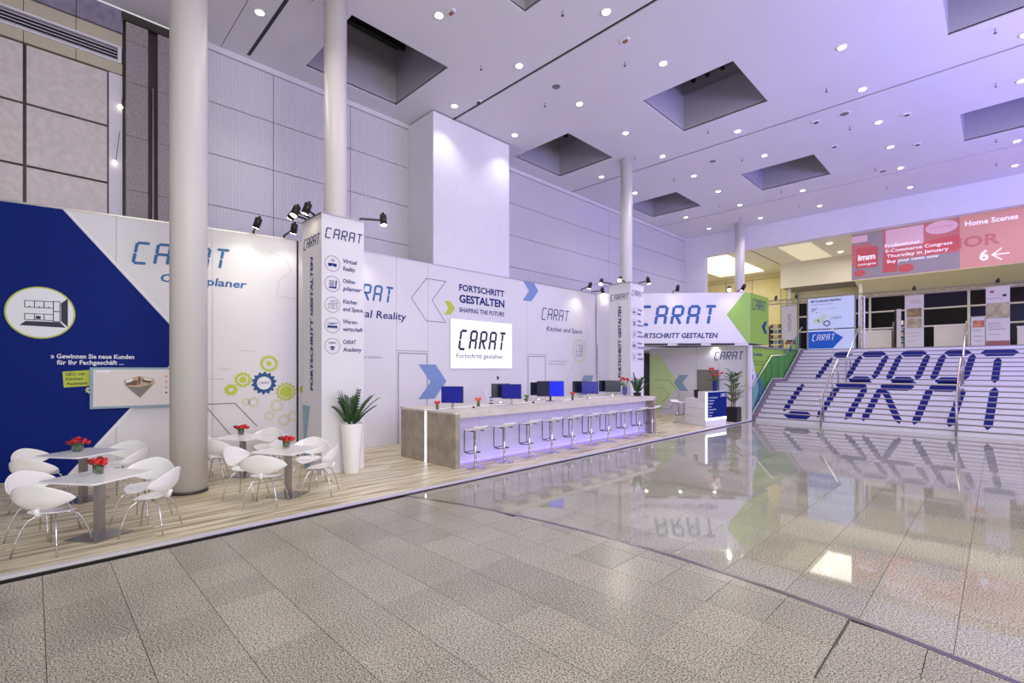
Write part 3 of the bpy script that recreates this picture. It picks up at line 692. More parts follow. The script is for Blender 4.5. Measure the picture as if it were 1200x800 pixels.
# ================================================================= STAIRS
RISE = 3.0/18; XR = 6.5; XL = -6.78
def ry(k): return 20.35+.3*(k-1) if k <= 9 else 24.55+.3*(k-10)
ST = thing('staircase', 'wide white staircase of two flights carrying giant dark blue letters', 'staircase', (-1, 20.35, 0), kind='structure')
prof = []
for k in range(1, 19):
    y0 = ry(k); y1 = ry(k+1) if k < 18 else 27.5
    MB().box(XL, XR, y0, y0+.02, (k-1)*RISE, k*RISE-.022).build('riser', 'stairwhite', ST)
    MB().box(XL, XR, y0-.004, y1+.02, k*RISE-.02, k*RISE).build('tread', 'tread', ST)
    MB().box(XL, XR, y0-.012, y0+.012, k*RISE-.030, k*RISE-.002).build('nosing', 'nose', ST)
    MB().box(XL, XR, y0+.02, 27.4, (k-1)*RISE if k > 1 else 0, k*RISE-.022).build('stair_core', 'stairwhite', ST) if k in (1, 9) else None
SL = [  # letter strokes in (x, step) measured up the risers
 ('C', [((-5.45, 15.6), (-5.68, 9.5)), ((-5.45, 16.3), (-4.70, 16.3)), ((-5.74, 8.76), (-5.93, 2.3)), ((-5.86, 1.7), (-4.95, 1.7))]),
 ('A', [((-4.37, 16.0), (-4.56, 9.9)), ((-4.36, 16.3), (-3.47, 16.3)), ((-3.42, 16.0), (-3.65, 9.8)), ((-4.49, 9.6), (-3.70, 9.6)), ((-4.59, 8.5), (-3.55, 8.5)), ((-4.47, 8.3), (-4.72, 1.5)), ((-3.58, 8.3), (-3.85, 1.4))]),
 ('R', [((-2.97, 16.0), (-3.16, 9.6)), ((-2.98, 16.3), (-2.10, 16.3)), ((-2.06, 16.0), (-2.27, 9.7)), ((-3.08, 9.6), (-2.32, 9.6)), ((-3.16, 8.5), (-2.14, 8.5)), ((-3.10, 8.3), (-3.34, 1.4)), ((-3.02, 8.0), (-2.33, 1.3))]),
 ('A', [((-1.57, 16.0), (-1.80, 9.7)), ((-1.58, 16.3), (-.75, 16.3)), ((-.70, 16.0), (-.90, 9.8)), ((-1.73, 9.6), (-.96, 9.6)), ((-1.75, 8.5), (-.95, 8.5)), ((-1.70, 8.4), (-1.96, 1.3)), ((-.86, 8.4), (-1.10, 1.3))]),
 ('T', [((-.50, 16.2), (.56, 16.2)), ((.0, 15.1), (-.10, 9.3)), ((-.08, 8.8), (-.24, 1.2))])]
def clip(poly, lo, hi):
    for bnd, sg in ((lo, 1), (hi, -1)):
        out = []
        for i in range(len(poly)):
            a, b = poly[i], poly[(i+1) % len(poly)]
            ia, ib = (a[1]-bnd)*sg >= 0, (b[1]-bnd)*sg >= 0
            if ia: out.append(a)
            if ia != ib:
                t = (bnd-a[1])/(b[1]-a[1]); out.append((a[0]+(b[0]-a[0])*t, bnd))
        poly = out
        if not poly: return []
    return poly
for ch, strokes in SL:
    for a, b in strokes:
        horiz = abs(a[1]-b[1]) < 1
        if horiz: t = 1.15; hx = .17; q = [(a[0], a[1]), (a[0]+hx, a[1]-t/2*1.5), (b[0]-hx, b[1]-t/2*1.5), b, (b[0]-hx, b[1]+t/2*1.5), (a[0]+hx, a[1]+t/2*1.5)]
        else:
            tw = .105; e = .75; s_ = 1 if a[1] > b[1] else -1; dx = (b[0]-a[0])/(b[1]-a[1])
            q = [a, (a[0]-dx*e-tw, a[1]-e), (b[0]+dx*e-tw, b[1]+e), b, (b[0]+dx*e+tw, b[1]+e), (a[0]-dx*e+tw, a[1]-e)]
        mb = MB()
        for k in range(1, 19):
            c = clip(q, k-1, k-.16)
            if len(c) < 3: continue
            ar = sum(c[i][0]*c[(i+1) % len(c)][1]-c[(i+1) % len(c)][0]*c[i][1] for i in range(len(c)))
            if abs(ar) < .004: continue
            if ar < 0: c = c[::-1]
            y = ry(k)
            mb.prism([(x, y-.001, z*RISE) for x, z in c], [(x, y-.004, z*RISE) for x, z in c])
        if mb.v: mb.build('letter_stroke', 'stairblue', ST)
mb = MB(); pr = [(20.25, 0), (20.25, .22), (22.72, 1.62), (24.42, 1.62), (27.0, 3.06), (27.5, 3.06), (27.5, 0)]
mb.prism([(-6.92, y, z) for y, z in pr], [(XL, y, z) for y, z in pr]); mb.build('stringer', 'stringer', ST)
mb = MB(); pr = [(20.22, .0), (20.22, .24), (22.72, 1.645), (24.42, 1.645), (27.0, 3.085), (27.0, 3.06), (24.42, 1.62), (22.72, 1.62), (20.25, .22), (20.25, 0)]
mb.prism([(-6.94, y, z) for y, z in pr], [(-6.89, y, z) for y, z in pr]); mb.build('white_edge', 'white', ST)
# rails
RL = thing('stair_railing', 'left glass stair railing with a steel handrail along the green wall', 'railing', (-6.9, 20.3, 0), group='stair railings')
hp = [(20.05, 1.30), (20.35, 1.36), (22.62, 2.62), (24.45, 2.68), (27.2, 4.12)]
MB().tube([(-6.9, y, z) for y, z in hp], .028).build('handrail', 'chrome', RL, True)
lowp = [(20.25, .26), (22.72, 1.66), (24.42, 1.66), (27.0, 3.1)]
def li(pp, y):
    for (a, za), (b, zb) in zip(pp[:-1], pp[1:]):
        if a <= y <= b: return za+(zb-za)*(y-a)/(b-a)
    return pp[-1][1] if y > pp[-1][0] else pp[0][1]
cuts = [20.3, 21.1, 21.9, 22.65, 23.5, 24.4, 25.3, 26.2, 26.98]
for a, b in zip(cuts[:-1], cuts[1:]):
    p = [(a+.02, li(lowp, a+.02)+.0), (b-.02, li(lowp, b-.02)), (b-.02, li(hp, b-.02)-.04), (a+.02, li(hp, a+.02)-.04)]
    MB().prism([(-6.905, y, z) for y, z in p], [(-6.895, y, z) for y, z in p]).build('glass_pane', 'railglass', RL)
for y in cuts: MB().tube([(-6.9, y, li(lowp, y)-.1), (-6.9, y, li(hp, y))], .012, 6).build('post', 'bronze', RL)
def rail(x, label):
    t = thing('stair_railing', label, 'railing', (x, 20.3, 0), group='stair railings')
    for pp, ps in ((([(20.2, .98), (20.3, 1.02), (22.85, 2.42), (23.05, 2.45)]), (20.25, 20.6, 22.0, 22.95)), ([(24.35, 2.50), (24.55, 2.56), (27.1, 4.0), (27.25, 4.0)], (24.4, 25.2, 27.2))):
        MB().tube([(x, y, z) for y, z in pp], .032).build('handrail', 'chrome', t, True)
        for y in ps:
            zf = 0 if y < 20.35 else (RISE*(int((y-20.35)/.3)+1) if y < 22.75 else (1.5 if y < 24.55 else min(3.0, RISE*(int((y-24.55)/.3)+10))))
            MB().tube([(x, y, zf), (x, y, li(pp, y))], .026).build('post', 'steel', t, True)
    return t
rail(-4.53, 'steel handrail rising across the second giant letter of the stairs')
rail(-.92, 'steel handrail rising just left of the last giant letter of the stairs')

# ================================================================= MEZZANINE beyond the stairs
mz = thing('floor_mezzanine', 'upper lobby floor at the head of the stairs', 'floor', (-4, 32, 3), kind='structure')
MB().box(-18, 12, 27.5, 42, 2.85, 3.0).build('floor_slab', 'mezzfloor', mz)
MB().box(-12.9, -7.2, 22.25, 27.1, 2.85, 3.0).build('floor_slab', 'mezzfloor', mz)
lc = thing('ceiling_lobby', 'lobby ceiling with glowing panels beyond the opening', 'ceiling', (-4, 32, 8.8), kind='structure')
MB().box(-18, 12, 27.5, 42, 8.8, 8.9).build('ceiling_board', 'lobbyceil', lc)
MB().box(-9.98, -9.93, 27.5, 36, 8.79, 8.80).build('ceiling_slot', 'slot', lc)
MB().box(-12.35, -12.3, 27.5, 36, 8.78, 8.80).build('ceiling_slot', 'slot', lc)
lp = thing('light_panel', 'large glowing cream light panel in the lobby ceiling at left', 'ceiling light', (-12.8, 32.5, 8.7))
MB().box(-14.3, -11.35, 29.0, 35.6, 8.72, 8.8).build('diffuser', 'skypanel', lp)
lamp('AREA', 'panel_and_fill_light', (-12.9, 32.3, 8.68), 200, (1, .93, .74), 2.8, rot=(0, 0, 0), sizey=6.4, parent=None)
lp2 = thing('light_panel', 'smaller cream light well in the lobby ceiling near the white box', 'ceiling light', (-7.8, 31.7, 8.7))
MB().box(-8.62, -7.05, 29.4, 34.0, 8.76, 8.8).build('diffuser', mat('light_well', (240, 234, 205), .5, emit=.35), lp2)
lamp('AREA', 'panel_and_fill_light', (-3, 31.0, 8.6), 330, (1, .95, .82), 8, rot=(0, 0, 0), sizey=4)  # added lobby fill, no ceiling panel belongs to it
wb = thing('wall_lobby', 'cream lobby wall and dark night windows behind the banners', 'wall', (-4, 37, 3), kind='structure')
MB().box(-18, -9.6, 37.4, 37.6, 3, 8.8).build('cream_wall', 'yellow', wb)
MB().box(-18.2, -18, 27.5, 37.6, 3, 8.8).build('side_wall', 'yellow', wb)
for x in (-16.5, -14.6, -12.7, -10.8): MB().box(x-.015, x+.015, 37.385, 37.4, 3, 8.6).build('joint', 'line', wb)
MB().box(-18, -9.6, 37.38, 37.4, 8.5, 8.52).build('joint', 'line', wb)
MB().box(-9.6, 12, 37.0, 37.2, 6.55, 8.8).build('upper_band', 'olive', wb)
MB().box(-9.6, 12, 36.8, 37.2, 3.0, 3.05).build('sill', 'mull', wb)
xs = [-9.6, -7.6, -5.62, -3.4, -1.16, 1.2, 3.4, 5.6, 8]; zz = [3.05, 4.53, 5.55, 6.5]
for i, (a, b) in enumerate(zip(xs[:-1], xs[1:])):
    for j, (c, d) in enumerate(zip(zz[:-1], zz[1:])):
        MB().box(a+.05, b-.05, 36.98, 37.0, c+.04, d-.04).build('pane', 'paneblue' if (i+j) % 4 == 1 else 'pane', wb)
for x in xs: MB().box(x-.06, x+.06, 36.9, 37.02, 3.05, 6.56).build('mullion', 'mull', wb)
for z in zz[1:]: MB().box(-9.6, 8, 36.92, 37.02, z-.045, z+.045).build('transom', 'mull', wb)
MB().box(-10.3, -9.6, 36.7, 37.5, 3.0, 8.8).build('pier', mat('green_pillar', (168, 176, 122), .6), wb)
kb = thing('bulkhead', 'white boxed bulkhead hanging from the lobby ceiling', 'bulkhead', (-3, 35, 7.2))
MB().box(-9.95, 8, 34.4, 34.6, 7.25, 8.8).build('front', 'lobbyceil', kb)
MB().box(-9.95, -9.75, 34.6, 36.9, 7.25, 8.8).build('side', 'lobbyceil', kb)
MB().prism([(-6.0, 34.5, 7.24), (8, 34.5, 7.24), (8, 36.9, 6.56), (-6.0, 36.9, 6.56)], [(-6.0, 34.5, 7.3), (8, 34.5, 7.3), (8, 36.9, 6.62), (-6.0, 36.9, 6.62)]).build('sloping_soffit', 'olive', kb)
MB().box(-9.9, -6.0, 34.6, 36.9, 7.24, 7.28).build('soffit', 'greybox', kb)
for x in (-9.55, -5.75): MB().box(x-.08, x+.08, 34.8, 34.96, 3, 7.24).build('post', 'mull', kb)
# hanging red banner
K = thing('hanging_banner', 'long salmon and red hall banner above the stairs with arrow to 6', 'banner', (-2, 27.6, 6.2))
slab('K', -4.91, 6.5, 6.26, 8.42, 'banner_sheet', 'bannerpink', K, .05, 0)
decal('grey_picture', 'K', rect(-4.90, -1.14, 6.27, 8.41), 'bannergrey', K, off=.0, th=.004)
decal('red_block', 'K', rect(-3.72, -1.14, 6.98, 8.38), 'bannerdim', K, off=.004); decal('pale_block', 'K', rect(-4.9, -4.3, 8.0, 8.3), 'bannerlight', K, off=.004)
decal('pale_block', 'K', rect(-3.62, -2.3, 7.55, 8.36), 'bannerlight', K, off=.008); decal('red_block', 'K', rect(-3.72, -3.2, 6.45, 7.4), 'bannerred', K, off=.008)
decal('red_block', 'K', rect(-4.9, -4.15, 6.9, 7.9), 'bannerdim', K, off=.004); decal('red_block', 'K', [(-2.3, 7.0), (-1.15, 7.1), (-1.15, 7.7), (-2.3, 7.6)], 'bannerred', K, off=.008)
disc('pale_disc', 'K', -1.72, 8.12, .52, 'bannerlight', K, rz=.28, off=.012)
for s, r in ((-4.6, .22), (-2.9, .27), (-3.6, .14)): disc('red_shape', 'K', s, 6.55, r, 'bannerred', K, rz=r*.7, off=.012)
decal('logo_block', 'K', rect(-4.74, -3.9, 6.78, 7.72), 'bannerred', K, off=.015)
text('imm', 'K', -4.66, 7.15, .27, 'bannerwhite', K, width=.66, bold=.04, off=.02); text('cologne', 'K', -4.66, 6.9, .11, 'bannerwhite', K, width=.68, bold=.01, off=.02)
for i, s_ in enumerate(('Professional', 'E-Commerce Congress', 'Thursday in January', 'Buy your news now')): text(s_, 'K', -3.65+.03*i, 7.58-.24*i, .15, 'bannerwhite', K, width=(1.2, 2.25, 2.1, 1.75)[i], bold=.012, off=.02)
text('HOR', 'K', -1.55, 7.12, .45, 'bannerdim', K, width=1.6, bold=.02, off=.006)
text('professional congress', 'K', -2.1, 8.12, .07, 'bannerdim', K, width=.75, off=.02)
text('Home Scenes', 'K', -.98, 8.0, .21, 'bannerwhite', K, width=1.53, bold=.025, off=.01)
text('6', 'K', -.55, 6.50, .42, 'bannerwhite', K, width=.27, bold=.03, off=.01)
lines('arrow', 'K', [(.29, 6.68), (-.16, 6.68)], .045, 'bannerwhite', K, off=.008); lines('arrow', 'K', [(.08, 6.9), (-.18, 6.68), (.08, 6.46)], .045, 'bannerwhite', K, off=.010)
for x in (-4.6, -1.2, 2.5, 6): MB().tube([(x, 27.62, 8.4), (x, 27.62, 8.8)], .01, 6).build('hanger', 'steel', K)
# pale blue poster boards
G = thing('poster_board', 'pale blue double poster board with an arrow sign at the head of the stairs', 'sign', (-5.9, 28.2, 3))
slab('G', -6.87, -4.91, 4.07, 5.62, 'upper_board', 'posterblue', G, .06); slab('G', -6.87, -4.91, 3.0, 4.02, 'lower_board', 'posterblue', G, .06)
decal('blue_arrow', 'G', [(-6.86, 3.08), (-5.80, 3.08), (-5.36, 3.60), (-5.80, 3.93), (-6.86, 3.93)], 'brightblue', G)
carat('G', -6.70, 3.46, 1.02, .34, 'printwhite', G, t=.04); text('FORTSCHRITT GESTALTEN', 'G', -6.72, 3.25, .085, 'printwhite', G, width=1.0, bold=.03)
text('MITGLIEDERTREFFEN', 'G', -6.75, 5.42, .10, 'navy', G, width=1.3, bold=.03); text('und Informationen zur Messe', 'G', -6.75, 5.28, .05, 'navy', G, width=.95)
mb = MB()
for i, j in ((0, 0), (1, 0), (2, 0), (3, 0), (1, 1), (2, 1), (0, 2), (1, 2), (3, 3)): plate(mb, 'G', rect(-6.74+i*.075, -6.69+i*.075, 5.08-j*.065, 5.12-j*.065))
mb.build('dot_print', 'navy', G)
lines('line_print', 'G', [(-6.35, 5.06), (-5.6, 5.06)], .01, 'line', G)
mb = MB(); ring_mb(mb, 'G', -6.05, 4.33, .10, .13, teeth=12, td=.035); mb.build('cog_print', 'navy', G)
mb = MB(); ring_mb(mb, 'G', -6.32, 4.5, .06, .12, teeth=12, td=.02); ring_mb(mb, 'G', -6.5, 4.45, .04, .10, teeth=10, td=.02); ring_mb(mb, 'G', -6.15, 4.68, .04, .09, teeth=10, td=.02); mb.build('cog_print', 'palegreen', G)
carat('G', -5.9, 4.52, .5, .12, 'line', G, t=.012)
MB().box(-6.93, -6.87, 28.2, 28.26, 3, 5.62).build('stand_leg', 'steel', G); MB().box(-4.91, -4.85, 28.2, 28.26, 3, 5.62).build('stand_leg', 'steel', G)
# trusses
def truss(p0, p1, wd_, n, label, vert=False):
    t = thing('lighting_truss', label, 'truss', p0, group='aluminium trusses in the upper lobby')
    p0 = Vector(p0); p1 = Vector(p1); d = (p1-p0); a = Vector((0, 1, 0)); b = d.normalized().cross(a).normalized()
    cs = [a*wd_/2+b*wd_/2, a*wd_/2-b*wd_/2, -a*wd_/2-b*wd_/2, -a*wd_/2+b*wd_/2]
    for c in cs: MB().tube([p0+c, p1+c], .022, 6).build('chord', 'steel', t)
    mb = MB()
    for k in range(n):
        for q in range(4):
            c0, c1 = cs[q], cs[(q+1) % 4]
            if k % 2: c0, c1 = c1, c0
            mb.tube([p0+d*(k/n)+c0, p0+d*((k+1)/n)+c1], .011, 4)
    mb.build('lacing', 'steel', t); return t
truss((-9.6, 29.05, 5.72), (3.5, 29.05, 5.56), .2, 46, 'long horizontal aluminium truss carrying the banners above the stairs')
truss((-4.68, 28.6, 3.0), (-4.68, 28.6, 5.6), .2, 9, 'upright truss post right of the pale blue poster board')
truss((-9.55, 29.05, 3.0), (-9.55, 29.05, 5.6), .2, 9, 'upright truss post far left of the upper lobby')
def banner(s0, s1, z0, z1, label, parts):
    t = thing('roll_banner', label, 'banner', ((s0+s1)/2, 28.9, z0), group='tall paper banners hanging from the truss')
    slab('H', s0, s1, z0, z1, 'sheet', 'paper', t, .02)
    for a in parts:
        if a[0] == 't': text(a[1], 'H', s0+a[2], a[3], a[4], a[5], t, width=a[6])
        else: decal(a[1], 'H', rect(s0+a[2], s0+a[3], a[4], a[5]), a[6], t)
    MB().box(s0-.02, s1+.02, 28.88, 28.93, z1, z1+.04).build('top_bar', 'steel', t); return t
banner(-3.08, -2.40, 3.02, 5.45, 'paper banner with two kitchen photos hanging above the third letter', [('d', 'photo', .08, .60, 4.45, 4.85, 'photo1'), ('d', 'photo', .08, .60, 3.95, 4.40, 'photo2'), ('t', 'Arbeitsgemeinschaft', .2, 5.1, .05, 'line', .4), ('t', 'Moderne Kuechen', .2, 5.2, .06, 'line', .35), ('t', 'Beratung und Planung', .1, 3.7, .045, 'line', .45), ('t', 'von Anfang an', .1, 3.55, .045, 'line', .4), ('t', 'Kompetenz', .1, 3.35, .045, 'line', .3)])
banner(-.38, .34, 3.02, 5.50, 'paper banner with a garden photo and brick red foot by the last letter', [('d', 'photo', .01, .71, 4.2, 4.85, 'photo2'), ('d', 'red_foot', .01, .71, 3.03, 3.25, 'brick'), ('d', 'red_mark', .12, .24, 5.28, 5.38, 'brick'), ('d', 'dark_mark', .50, .62, 5.1, 5.2, 'inkdark'), ('t', 'Moebel und Leben', .08, 5.02, .05, 'line', .4), ('t', 'Die Zukunft', .08, 3.95, .07, 'line', .36), ('t', 'beginnt in der', .08, 3.83, .07, 'line', .4), ('t', 'Gemeinschaft', .08, 3.71, .07, 'line', .5), ('t', 'Treffen Sie uns', .08, 3.5, .05, 'line', .34)])
banner(-.84, -.40, 3.02, 4.28, 'short cream banner with a food photo beside the garden photo banner', [('d', 'photo', .06, .42, 3.85, 4.15, 'photo3'), ('t', 'Genuss', .08, 3.7, .05, 'inkdark', .25), ('t', 'Willkommen', .08, 3.45, .05, 'inkdark', .3), ('t', 'Programm', .08, 3.25, .05, 'inkdark', .28)])
bn = banner(-8.30, -7.58, 3.6, 5.45, 'pale banner with sideways lettering left of the blue poster board', [])
text('iotum', 'H', -7.85, 4.1, .22, 'line', bn, width=.9, rot=PI/2)
# lobby furniture
def lobby_box(x0, x1, y0, y1, z1, m_, name, label, cat, grp=None):
    t = thing(name, label, cat, ((x0+x1)/2, y0, 3), group=grp)
    MB().box(x0, x1, y0, y1, 3.0, z1-.04).build('body', m_, t); MB().box(x0-.02, x1+.02, y0-.02, y1+.02, z1-.04, z1).build('counter_top', 'white', t); return t
lobby_box(-5.1, -3.9, 31.0, 31.6, 4.05, 'paper', 'lobby_counter', 'cream lobby counter left of the kitchen photo banner', 'counter')
lobby_box(-2.2, -1.0, 31.0, 31.6, 4.15, 'paper', 'lobby_counter', 'cream lobby counter between the two tall banners', 'counter')
lobby_box(.6, 1.7, 31.0, 31.6, 3.95, 'paper', 'lobby_counter', 'cream lobby counter at the right edge behind the stairs', 'counter')
def rack(x, y, label):
    t = thing('brochure_rack', label, 'rack', (x, y, 3))
    for dx in (-.33, .33): MB().box(x+dx-.015, x+dx+.015, y-.02, y+.3, 3.0, 4.5).build('side', 'steel', t)
    for k in range(5):
        MB().box(x-.33, x+.33, y-.02, y+.28, 3.15+k*.3, 3.17+k*.3).build('shelf', 'steel', t)
    return t
rack(-8.95, 30.0, 'steel brochure rack on the upper floor at the left of the opening'); rack(-3.6, 32.3, 'white magazine rack beside the cream lobby counter')
cols_ = ['brick', 'teal', 'paper', 'inkdark', 'photo1', 'tealgrey']
for rx, ryy, lab in ((-8.95, 30.0, 'on the rack left of the opening'), (-3.6, 32.3, 'on the rack behind the kitchen banner')):
    for k in range(5):
        for j in range(3):
            t = MB().box(-.085, .085, 0, .02, 0, .22).build('brochure', cols_[(k*3+j*2) % 6], None)
            t.location = (rx-.21+j*.21, ryy+.06, 3.17+k*.3); t.rotation_euler = (-.2, 0, 0); tag(t, f"folded brochure, {('left', 'middle', 'right')[j]} one on the {('lowest', 'second', 'third', 'fourth', 'top')[k]} shelf "+lab.replace('on the rack', 'of the rack'), 'brochure', 'brochures '+lab)
pil = thing('info_pillar', 'slim white information pillar left of the kitchen photo banner', 'sign', (-3.3, 29.8, 3))
MB().box(-3.48, -3.32, 29.75, 29.85, 3, 4.95).build('pillar', 'white', pil); MB().box(-3.56, -3.49, 29.75, 29.85, 3.05, 4.9).build('dark_edge', 'black', pil)
# draped dark coat stand near rack
ct = thing('swivel_chair', 'dark swivel chair with a rust seat beside the brochure rack upstairs', 'chair', (-8.1, 29.9, 3))
MB().box(-8.32, -7.9, 29.8, 29.9, 3.55, 4.25).build('backrest', 'inkdark', ct); MB().box(-8.32, -7.88, 29.5, 29.95, 3.42, 3.52).build('seat', 'brick', ct); MB().tube([(-8.1, 29.75, 3.05), (-8.1, 29.75, 3.42)], .04).build('post', 'black', ct); MB().box(-8.35, -7.85, 29.5, 30.0, 3.0, 3.05).build('base', 'black', ct)

# ================================================================= LONG COUNTER
K2 = thing('bar_counter', 'long bar counter with concrete end slabs and a violet-lit front', 'counter', (-8.75, 10.1, .05))
Y0, Y1 = 6.08, 14.22
MB().box(-9.78, -8.84, Y0, Y0+.12, .05, 1.15).build('end_slab', 'concrete', K2); MB().box(-8.76, -7.75, Y0, Y0+.12, .05, 1.15).build('end_slab', 'concrete', K2)
MB().box(-8.84, -8.76, Y0+.02, Y0+.12, .05, 1.15).build('light_strip', 'ledwhite', K2)
MB().box(-9.78, -7.75, Y1-.12, Y1, .05, 1.15).build('end_slab', 'concrete', K2)
MB().box(-9.78, -8.82, Y0, Y1, 1.15, 1.19).build('worktop', 'counter', K2); MB().box(-8.78, -7.75, Y0, Y1, 1.15, 1.19).build('worktop', 'counter', K2)
MB().box(-7.80, -7.75, Y0+.12, Y1-.12, 1.07, 1.15).build('worktop_edge', 'counter', K2)
MB().box(-8.82, -8.78, Y0+.0, Y1, 1.16, 1.192).build('light_strip', 'ledsoft', K2)
MB().box(-9.70, -8.08, Y0+.12, Y1-.12, .05, 1.15).build('carcass', 'white', K2)
npan = 10
for i in range(npan):
    a = Y0+.12+(Y1-Y0-.24)*i/npan; b = Y0+.12+(Y1-Y0-.24)*(i+1)/npan
    MB().box(-8.08, -8.05, a+.004, b-.004, .13, 1.14).build('front_panel', 'front', K2)
MB().box(-8.05, -8.03, Y0+.13, Y1-.13, .055, .075).build('violet_strip', 'ledviolet', K2)
lamp('AREA', 'counter_glow', (-7.90, 10.15, .10), 5.5, (.40, .30, 1), 7.7, aim=(-8.2, 10.15, .62), sizey=.1)
lamp('AREA', 'counter_glow', (-7.93, 10.15, 1.06), 1.5, (.46, .38, 1), 7.7, aim=(-8.2, 10.15, .5), sizey=.06)

# ---- bar stools
def make_stool():
    t = thing('bar_stool', 'x', 'bar stool')
    mb = MB(); n = 14; prof = []
    for k in range(n+1):
        u = k/n; x = -.205+.41*u; z = .80-.028*math.sin(u*PI*1.15)+.05*max(0, (u-.72)/.28)**1.5-.03*max(0, (.15-u)/.15)
        prof.append((x, z))
    top = []; m2 = 8
    for k, (x, z) in enumerate(prof):
        hw = .20*(1-.12*abs(2*k/n-1)**3)
        for j in range(m2+1):
            v = -1+2*j/m2; top.append((x, v*hw, z+.012*v*v))
    i0 = 0; mb.v = top+[(x, y, z-.016) for x, y, z in top]; q = m2+1; T = len(top)
    for k in range(n):
        for j in range(m2):
            a = k*q+j; mb.f += [(a, a+q, a+q+1, a+1), (T+a, T+a+1, T+a+q+1, T+a+q)]
    for k in range(n): a = k*q; mb.f += [(a, T+a, T+a+q, a+q), (a+m2, a+m2+q, T+a+m2+q, T+a+m2)]
    for j in range(m2): a = n*q+j; mb.f += [(j, j+1, T+j+1, T+j), (a, T+a, T+a+1, a+1)]
    mb.build('seat', 'gloss', t, True)
    MB().lathe([(.205, 0), (.205, .008), (.18, .014), (.04, .022), (.028, .04)], 28).build('foot_plate', 'chrome', t, True)
    MB().lathe([(.026, .02), (.026, .47), (.018, .475), (.018, .765)], 14).build('post', 'chrome', t, True)
    def rr(y): return [(0.02, y, .30), (-.17, y, .30), (-.20, y, .33), (-.20, y, .72), (-.17, y, .765), (.12, y, .755)]
    mb = MB().tube([(.0, -.13, .30)]+rr(-.13)[1:], .013, 6).tube([(.0, .13, .30)]+rr(.13)[1:], .013, 6).tube([(-.0, -.13, .30), (-.0, .13, .30)], .010, 6).tube([(-.185, -.13, .31), (-.185, .13, .31)], .010, 6)
    mb.build('footrest_loop', 'darksteel', t, True)
    return t
st0 = make_stool()
spots = [(-7.60, 6.48), (-7.60, 7.31), (-7.62, 8.13), (-7.63, 8.94), (-7.64, 9.74), (-7.66, 10.59), (-7.66, 11.40), (-7.67, 12.24), (-7.68, 13.07), (-7.70, 13.88)]
ords = ['nearest', 'second', 'third', 'fourth', 'fifth', 'sixth', 'seventh', 'eighth', 'ninth', 'farthest']
for i, (x, y) in enumerate(spots):
    o = st0 if i == 0 else copy_tree(st0)
    o.location = (x, y, .05); o.rotation_euler = (0, 0, random.uniform(-.08, .08)); o['group'] = 'white chrome stools along the counter'
    o['label'] = ords[i]+' white bar stool along the counter'+('' if i in (0, 9) else ' counted from its near end')
o = copy_tree(st0); o.location = (-8.46, 17.12, .05); o.rotation_euler = (0, 0, PI*.9); o['group'] = 'white chrome stools along the counter'; o['label'] = 'lone white bar stool beside the reception desk'

# ---- monitors on the counter
def monitor(x, y, rz, front, label, z0=1.19, wd_=.50, h=.37, stand='chrome'):
    t = thing('monitor', label, 'monitor', (x, y, z0), group='computer monitors on the counter')
    Rm = Matrix.Translation((x, y, z0)) @ Matrix.Rotation(rz, 4, 'Z')
    MB().box(-wd_/2, wd_/2, -.02, .02, .13, .13+h).xform(Rm).build('housing', 'black', t)
    MB().box(-wd_/2+.01, wd_/2-.01, -.023, -.0202, .142, .13+h-.012).xform(Rm).build('screen', front, t)
    MB().box(-.028, .028, .02, .05, .008, .32).xform(Rm).build('stand_post', stand, t)
    MB().lathe([(.13, 0), (.13, .008)], 24, sq=.8).xform(Rm).build('stand_foot', stand, t)
    return t
A_ = PI/4
mon = [(-8.60, 6.66, .62, 'bluescreen', 'blue-screened monitor nearest to the near end of the counter'),
 (-8.70, 8.62, .72, 'bluescreen', 'blue-screened monitor second from the near end of the counter'),
 (-9.20, 8.72, .95, 'darkscreen', 'dark monitor tilted behind the second blue-screened one'),
 (-9.26, 10.28, .95, 'darkscreen', 'dark monitor tilted behind the brightest blue screen'),
 (-9.20, 12.14, .95, 'darkscreen', 'dark monitor tilted behind the third narrow blue screen'),
 (-8.72, 11.99, .75, 'bluescreen', 'blue-screened monitor beyond the brightest blue one'),
 (-9.15, 13.48, .95, 'darkscreen', 'dark monitor tilted near the far end of the counter'),
 (-8.85, 13.42, .8, 'darkscreen', 'dark upright monitor closest to the far end of the counter')]
for x, y, a, f_, lb in mon: monitor(x, y, a, f_, lb)
mt = monitor(-8.69, 10.12, .72, 'darkscreen', 'wide monitor with the brightest blue picture at mid counter', wd_=.74, h=.42, stand='black')
Rm = Matrix.Translation((-8.69, 10.12, 1.19)) @ Matrix.Rotation(.72, 4, 'Z'); MB().box(-.02, .355, -.0245, -.0235, .145, .535).xform(Rm).build('blue_picture', 'bluescreen2', mt)

